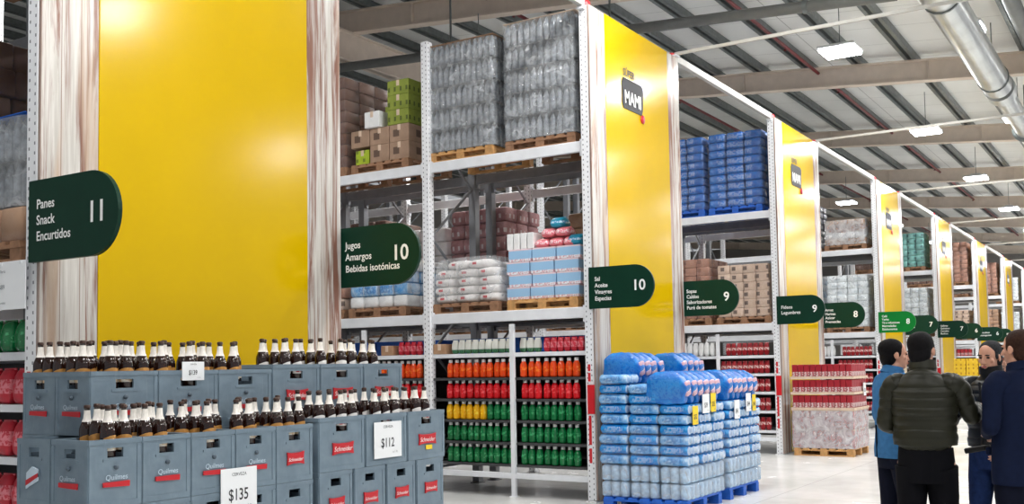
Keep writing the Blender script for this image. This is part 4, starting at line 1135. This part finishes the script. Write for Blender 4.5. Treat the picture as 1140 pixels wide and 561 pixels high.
def hand(b, w, d, palm_n, side, curl=.5):
    """hand from the wrist w along direction d; palm faces palm_n; side=+1 thumb towards d x n"""
    d = Vector(d).normalized(); n = Vector(palm_n); n = (n-d*n.dot(d)).normalized(); u = d.cross(n)*side
    w = Vector(w)
    capsule(b, [w-d*.02, w+d*.03, w+d*.075], [(.026, .022), (.036, .016), (.04, .014)], 12)
    for k, (off, L) in enumerate(((.03, .068), (.01, .078), (-.011, .072), (-.031, .056))):
        p0 = w+d*.08+u*off; a = curl*.9
        p1 = p0+(d*math.cos(a)+n*math.sin(a))*L*.45; a2 = a+curl*1.1; p2 = p1+(d*math.cos(a2)+n*math.sin(a2))*L*.33; a3 = a2+curl*.8; p3 = p2+(d*math.cos(a3)+n*math.sin(a3))*L*.25
        capsule(b, [p0-d*.02, p0, p1, p2, p3], [.009, .0095, .009, .008, .007], 8)
    p0 = w+d*.025+u*.028; p1 = p0+(d*.6+u*.6+n*.25).normalized()*.038; p2 = p1+(d*.8+u*.1+n*.5).normalized()*.032; p3 = p2+(d*.8-u*.1+n*.5).normalized()*.02
    capsule(b, [p0-u*.012, p0, p1, p2, p3], [.013, .013, .0105, .009, .008], 8)
def head(b, c, yaw, pitch=0.0):
    R = Matrix.Rotation(yaw, 3, 'Z') @ Matrix.Rotation(pitch, 3, 'X'); c = Vector(c)
    hs = .94; HS = lambda t: tuple(hs*k for k in t)
    def at(x, y, z): return c+R @ (Vector((x, y, z))*hs)
    b.blob(at(0, -.012, .03), HS((.074, .096, .088)), .95, 24, 16, None, R)
    b.blob(at(0, .022, -.03), HS((.058, .068, .085)), .9, 22, 14, None, R)
    b.blob(at(0, .05, -.09), HS((.032, .034, .026)), .95, 16, 10, None, R)
    capsule(b, [at(0, .088, .012), at(0, .104, -.018), at(0, .112, -.034)], [.009, .011, .0135], 10)
    for s in (-1, 1):
        b.blob(at(s*.0115, .102, -.038), HS((.009, .011, .008)), 1, 10, 8, None, R)
        b.blob(at(s*.03, .079, .018), HS((.02, .012, .007)), 1, 12, 8, None, R)     # brow
        b.blob(at(s*.044, .058, -.022), HS((.02, .02, .018)), 1, 12, 8, None, R)   # cheek
        b.blob(at(s*.0775, -.008, -.008), HS((.009, .019, .031)), .95, 12, 10, None, R @ Matrix.Rotation(-s*.35, 3, 'Z'))
    for z, r in ((-.062, .007), (-.072, .0075)): b.blob(at(0, .09, z), HS((.021, .009, r)), 1, 12, 8, None, R)
    return at, R
def quilt(path, rad, amp=.1, pitch=.05):
    o = []; q = []; s = 0.0
    P, R = smooth_path(path, rad, 26)
    for i, (p, r) in enumerate(zip(P, R)):
        if i: s += (P[i]-P[i-1]).length
        k = 1-amp*(1-abs(math.sin(PI*s/pitch))**.6); o.append(p); q.append((r[0]*k, r[1]*k))
    return o, q
def person(label, loc, rz, H, coat, coat_mat, trouser_mat, hair_mat, head_yaw, armL, armR, hem, hair='short', headpitch=0.0, curl=(.5, .5), palmL=(1, 0, 0), palmR=(-1, 0, 0), step=.03, shirt=None, flare=1.0):
    """faces local +Y; right hand at local +X; arm = (elbow, wrist) in local metres for a 1.75 m figure"""
    s = H/1.75; t = thing('person', label, 'person', loc, rz); t.scale = (s, s, s)
    shz = 1.44; sh = .185
    body = MB()
    tp, tr = smooth_path([(0, 0, .86), (0, 0, .95), (0, .01, 1.08), (0, .0, 1.25), (0, -.01, 1.38), (0, -.015, 1.46)], [(.15, .105), (.16, .11), (.14, .1), (.165, .115), (.17, .105), (.09, .07)], 5)
    body.tube(tp, tr, 20, True, hint=(0, 1, 0))
    capsule(body, [(0, -.015, 1.42), (0, 0, 1.5), (0, .012, 1.56)], [.062, .056, .056], 16)
    at, R = head(body, (0, .012, 1.635), head_yaw, headpitch)
    legs = []
    for sd in (-1, 1):
        hp = (sd*.09, 0, .92); kn = (sd*.1, .02+sd*step, .5); an = (sd*.105, -.02+sd*step*1.6, .09)
        legs.append((hp, kn, an)); lp, lr = smooth_path([hp, ((hp[0]+kn[0])/2, (hp[1]+kn[1])/2+.01, .72), kn, (kn[0], kn[1]-.012, .36), an], [.085, .075, .055, .052, .036], 5)
        capsule(body, lp, lr, 14); capsule(body, [(an[0], an[1]-.03, .045), (an[0], an[1]+.08, .04), (an[0]+sd*.01, an[1]+.16, .03)], [.034, .036, .028], 12)
    arms = []
    for sd, a, cu, pn in ((-1, armL, curl[0], palmL), (1, armR, curl[1], palmR)):
        S = Vector((sd*sh, -.01, shz)); E, W = Vector(a[0]), Vector(a[1]); arms.append((sd, S, E, W))
        S0 = S+Vector((-sd*.03, 0, -.035))
        lp, lr = smooth_path([S0, S0.lerp(E, .5), E, E.lerp(W, .5), W], [.042, .042, .037, .034, .026], 5); capsule(body, lp, lr, 12)
        hand(body, W, (W-E).normalized(), pn, sd, cu)
    remesh(body, 'skin', 'body', t, .0055, 3)
    # face details
    if True:
        for sd in (-1, 1):
            e = MB(); e.blob(at(sd*.031, .0815, .004), (.013, .006, .0065), 1, 12, 8, None, R); obj('eye', e, 'eye', t)
            e = MB(); e.blob(at(sd*.032, .0905, .026), (.02, .005, .0045), 1, 12, 8, None, R); obj('eyebrow', e, hair_mat, t)
        e = MB(); e.blob(at(0, .0975, -.067), (.023, .004, .009), 1, 14, 8, None, R); obj('lips', e, 'lip', t)
    h = MB()
    def hf(p):
        q = p.copy()
        k = 1+.015*math.sin(40*p.x)*math.sin(34*p.y+20*p.z); return q*k
    h.blob(at(0, -.031, .046), (.0785, .094, .08), .95, 30, 18, hf, R)
    h.blob(at(0, -.052, -.012), (.071, .062, .084), .95, 24, 14, hf, R)
    for sd in (-1, 1): h.blob(at(sd*.069, .012, .018), (.011, .02, .036), 1, 12, 8, None, R)
    if hair == 'quiff': h.blob(at(0, .06, .085), (.062, .05, .03), .95, 20, 12, hf, R)
    remesh(h, hair_mat, 'hair', t, .007, 2)
    # coat
    c = MB(); g = 1.0
    fl = flare
    prof = [((0, 0, hem), (.195*fl, .15*fl)), ((0, 0, hem+.06), (.2*fl, .152*fl)), ((0, .005, 1.08), (.185, .142)), ((0, 0, 1.26), (.205, .15)), ((0, -.01, 1.38), (.205, .138)), ((0, -.015, 1.455), (.15, .1)), ((0, -.008, 1.5), (.082, .08)), ((0, 0, 1.535), (.077, .076))]
    pts = [p for p, _ in prof]; rr = [r for _, r in prof]
    if coat == 'puffer': pts, rr = quilt(pts, rr, .055, .062)
    else: pts, rr = smooth_path(pts, rr, 6)
    c.tube(pts, rr, 28, True, hint=(0, 1, 0))
    for sd, S, E, W in arms:
        S2 = S+Vector((-sd*.035, 0, -.015)); W2 = W-(W-E).normalized()*.012
        p = [S2, S.lerp(E, .25)+Vector((0, 0, .008)), S.lerp(E, .6), E, E.lerp(W, .5), W2]; r = [.078, .071, .063, .058, .053, .045] if coat == 'puffer' else [.08, .07, .06, .054, .048, .042]
        if coat == 'puffer': p, r = quilt(p, r, .1, .062)
        else: p, r = smooth_path(p, r, 6)
        r = [x if isinstance(x, tuple) else (x, x) for x in r]
        capsule(c, p[:-1]+[p[-1]], r, 16)
    cname = {'puffer': 'quilted_jacket', 'suit': 'suit_jacket', 'coat': 'long_coat'}[coat]
    jk = obj(cname, c, coat_mat, t)
    if coat == 'puffer':
        b = MB(); b.tube([(0, 0, hem-.012), (0, 0, hem+.012)], [(.192*fl, .147*fl), (.194*fl, .149*fl)], 28, True, hint=(0, 1, 0)); obj('hem_band', b, coat_mat, jk)
        b = MB(); b.tube([(0, -.004, 1.515), (0, .0, 1.54), (0, .004, 1.572)], [(.086, .086), (.084, .084), (.079, .08)], 22, True, hint=(0, 1, 0)); obj('collar', b, coat_mat, jk)
        b = MB(); b.box((0, .151, 1.2), (.012, .012, .5)); obj('zip', b, 'leather', jk)
    else:
        b = MB(); b.tube([(0, -.02, 1.49), (0, -.01, 1.52), (0, -.004, 1.55)], [(.088, .085), (.078, .077), (.072, .072)], 22, True, hint=(0, 1, 0)); obj('collar', b, coat_mat, jk)
        b = MB(); b.box((0, -.152*fl, hem+.12), (.006, .01, .24)); obj('back_vent', b, 'black_cloth', jk)
        for sd in (-1, 1):
            b = MB(); b.box((sd*.13, .115, hem+.2), (.12, .03, .05), .008, Matrix.Rotation(-sd*.5, 3, 'Z')); obj('pocket_flap', b, coat_mat, jk)
    tr_ = MB(); tr_.tube([(0, 0, .80), (0, 0, .9), (0, 0, 1.02)], [(.16, .125), (.175, .13), (.165, .122)], 22, True, hint=(0, 1, 0))
    for hp, kn, an in legs:
        p, r = smooth_path([(hp[0], hp[1], .9), (hp[0]*1.02, (hp[1]+kn[1])/2+.005, .72), kn, (kn[0], kn[1]-.015, .3), (an[0], an[1]-.005, .075)], [(.1, .11), (.093, .1), (.073, .078), (.066, .07), (.06, .066)], 6); tr_.tube(p, r, 18, True, hint=(0, 1, 0))
    obj('trousers', tr_, trouser_mat, t)
    for hp, kn, an in legs:
        b = MB(); capsule(b, [(an[0], an[1]-.045, .046), (an[0], an[1]+.06, .048), (an[0], an[1]+.17, .038)], [(.041, .043), (.046, .045), (.04, .034)], 14); b.box((an[0], an[1]+.065, .009), (.085, .3, .016), .006); obj('shoe', b, 'leather', t)
    return t
def people():
    rel = lambda x: x
    # heading: local +Y to world direction (dx,dy): rz = atan2(dy,dx)-90deg
    hd = lambda dx, dy: math.atan2(dy, dx)-PI/2
    person('person seen from behind in an olive quilted jacket and black trousers, right arm reaching sideways', (7.035, 1.335, 0), hd(1, .05), 1.76, 'puffer', 'olive', 'black_cloth', 'hair_black', -.2,
           ((-.235, .01, 1.17), (-.11, .22, 1.12)), ((.27, .07, 1.22), (.28, .3, 1.26)), 1.05, palmL=(1, 0, 0), palmR=(0, 0, -1), curl=(.45, .3))
    person('person in a long light blue coat and dark trousers at the left of the group', (8.0, 1.72, 0), hd(.6, -.8), 1.74, 'coat', 'blue_coat', 'navy_cloth', 'hair_black', -.15,
           ((-.27, 0, 1.17), (-.24, .16, .95)), ((.27, .02, 1.17), (.2, .2, 1.0)), .88, flare=1.0)
    person('person with short dark grey hair facing the camera in a black quilted jacket and jeans', (8.30, 1.10, 0), hd(-.9, .42), 1.71, 'puffer', 'black_nylon', 'jeans', 'hair_grey', .08,
           ((-.28, .0, 1.17), (-.22, .2, .98)), ((.3, .06, 1.17), (.16, .3, 1.13)), .98, headpitch=-.12, palmR=(-1, 0, 0), curl=(.4, 1.1))
    person('person with brown hair seen from behind in a navy suit at the right edge', (7.18, .79, 0), hd(.72, .7), 1.76, 'suit', 'navy', 'navy_cloth', 'hair_brown', .25,
           ((-.235, -.03, 1.17), (-.09, .2, 1.1)), ((.25, .0, 1.17), (.24, .14, .95)), .80)
    t = thing('handheld_radio', 'black handheld device sticking out beside the olive jacket', 'radio', (7.3, 1.08, 1.0), 0)
    b = MB(); b.box((0, 0, 0), (.05, .13, .035), .006, Matrix.Rotation(-.2, 3, 'X')); obj('device_body', b, 'black_rubber', t)
    b = MB(); b.box((0, -.075, .0155), (.03, .03, .028), .004, Matrix.Rotation(-.2, 3, 'X')); obj('grip', b, 'black_rubber', t)
people()

# ------------------------------------------------------------------ world, colour management
w = bpy.data.worlds.new('world'); sc.world = w; w.use_nodes = True
w.node_tree.nodes['Background'].inputs[0].default_value = (.93, .96, 1, 1)
w.node_tree.nodes['Background'].inputs[1].default_value = .36
sc.view_settings.view_transform = 'Standard'; sc.view_settings.look = 'None'
sc.view_settings.gamma = 1; sc.view_settings.use_curve_mapping = False; sc.view_settings.exposure = 0.16
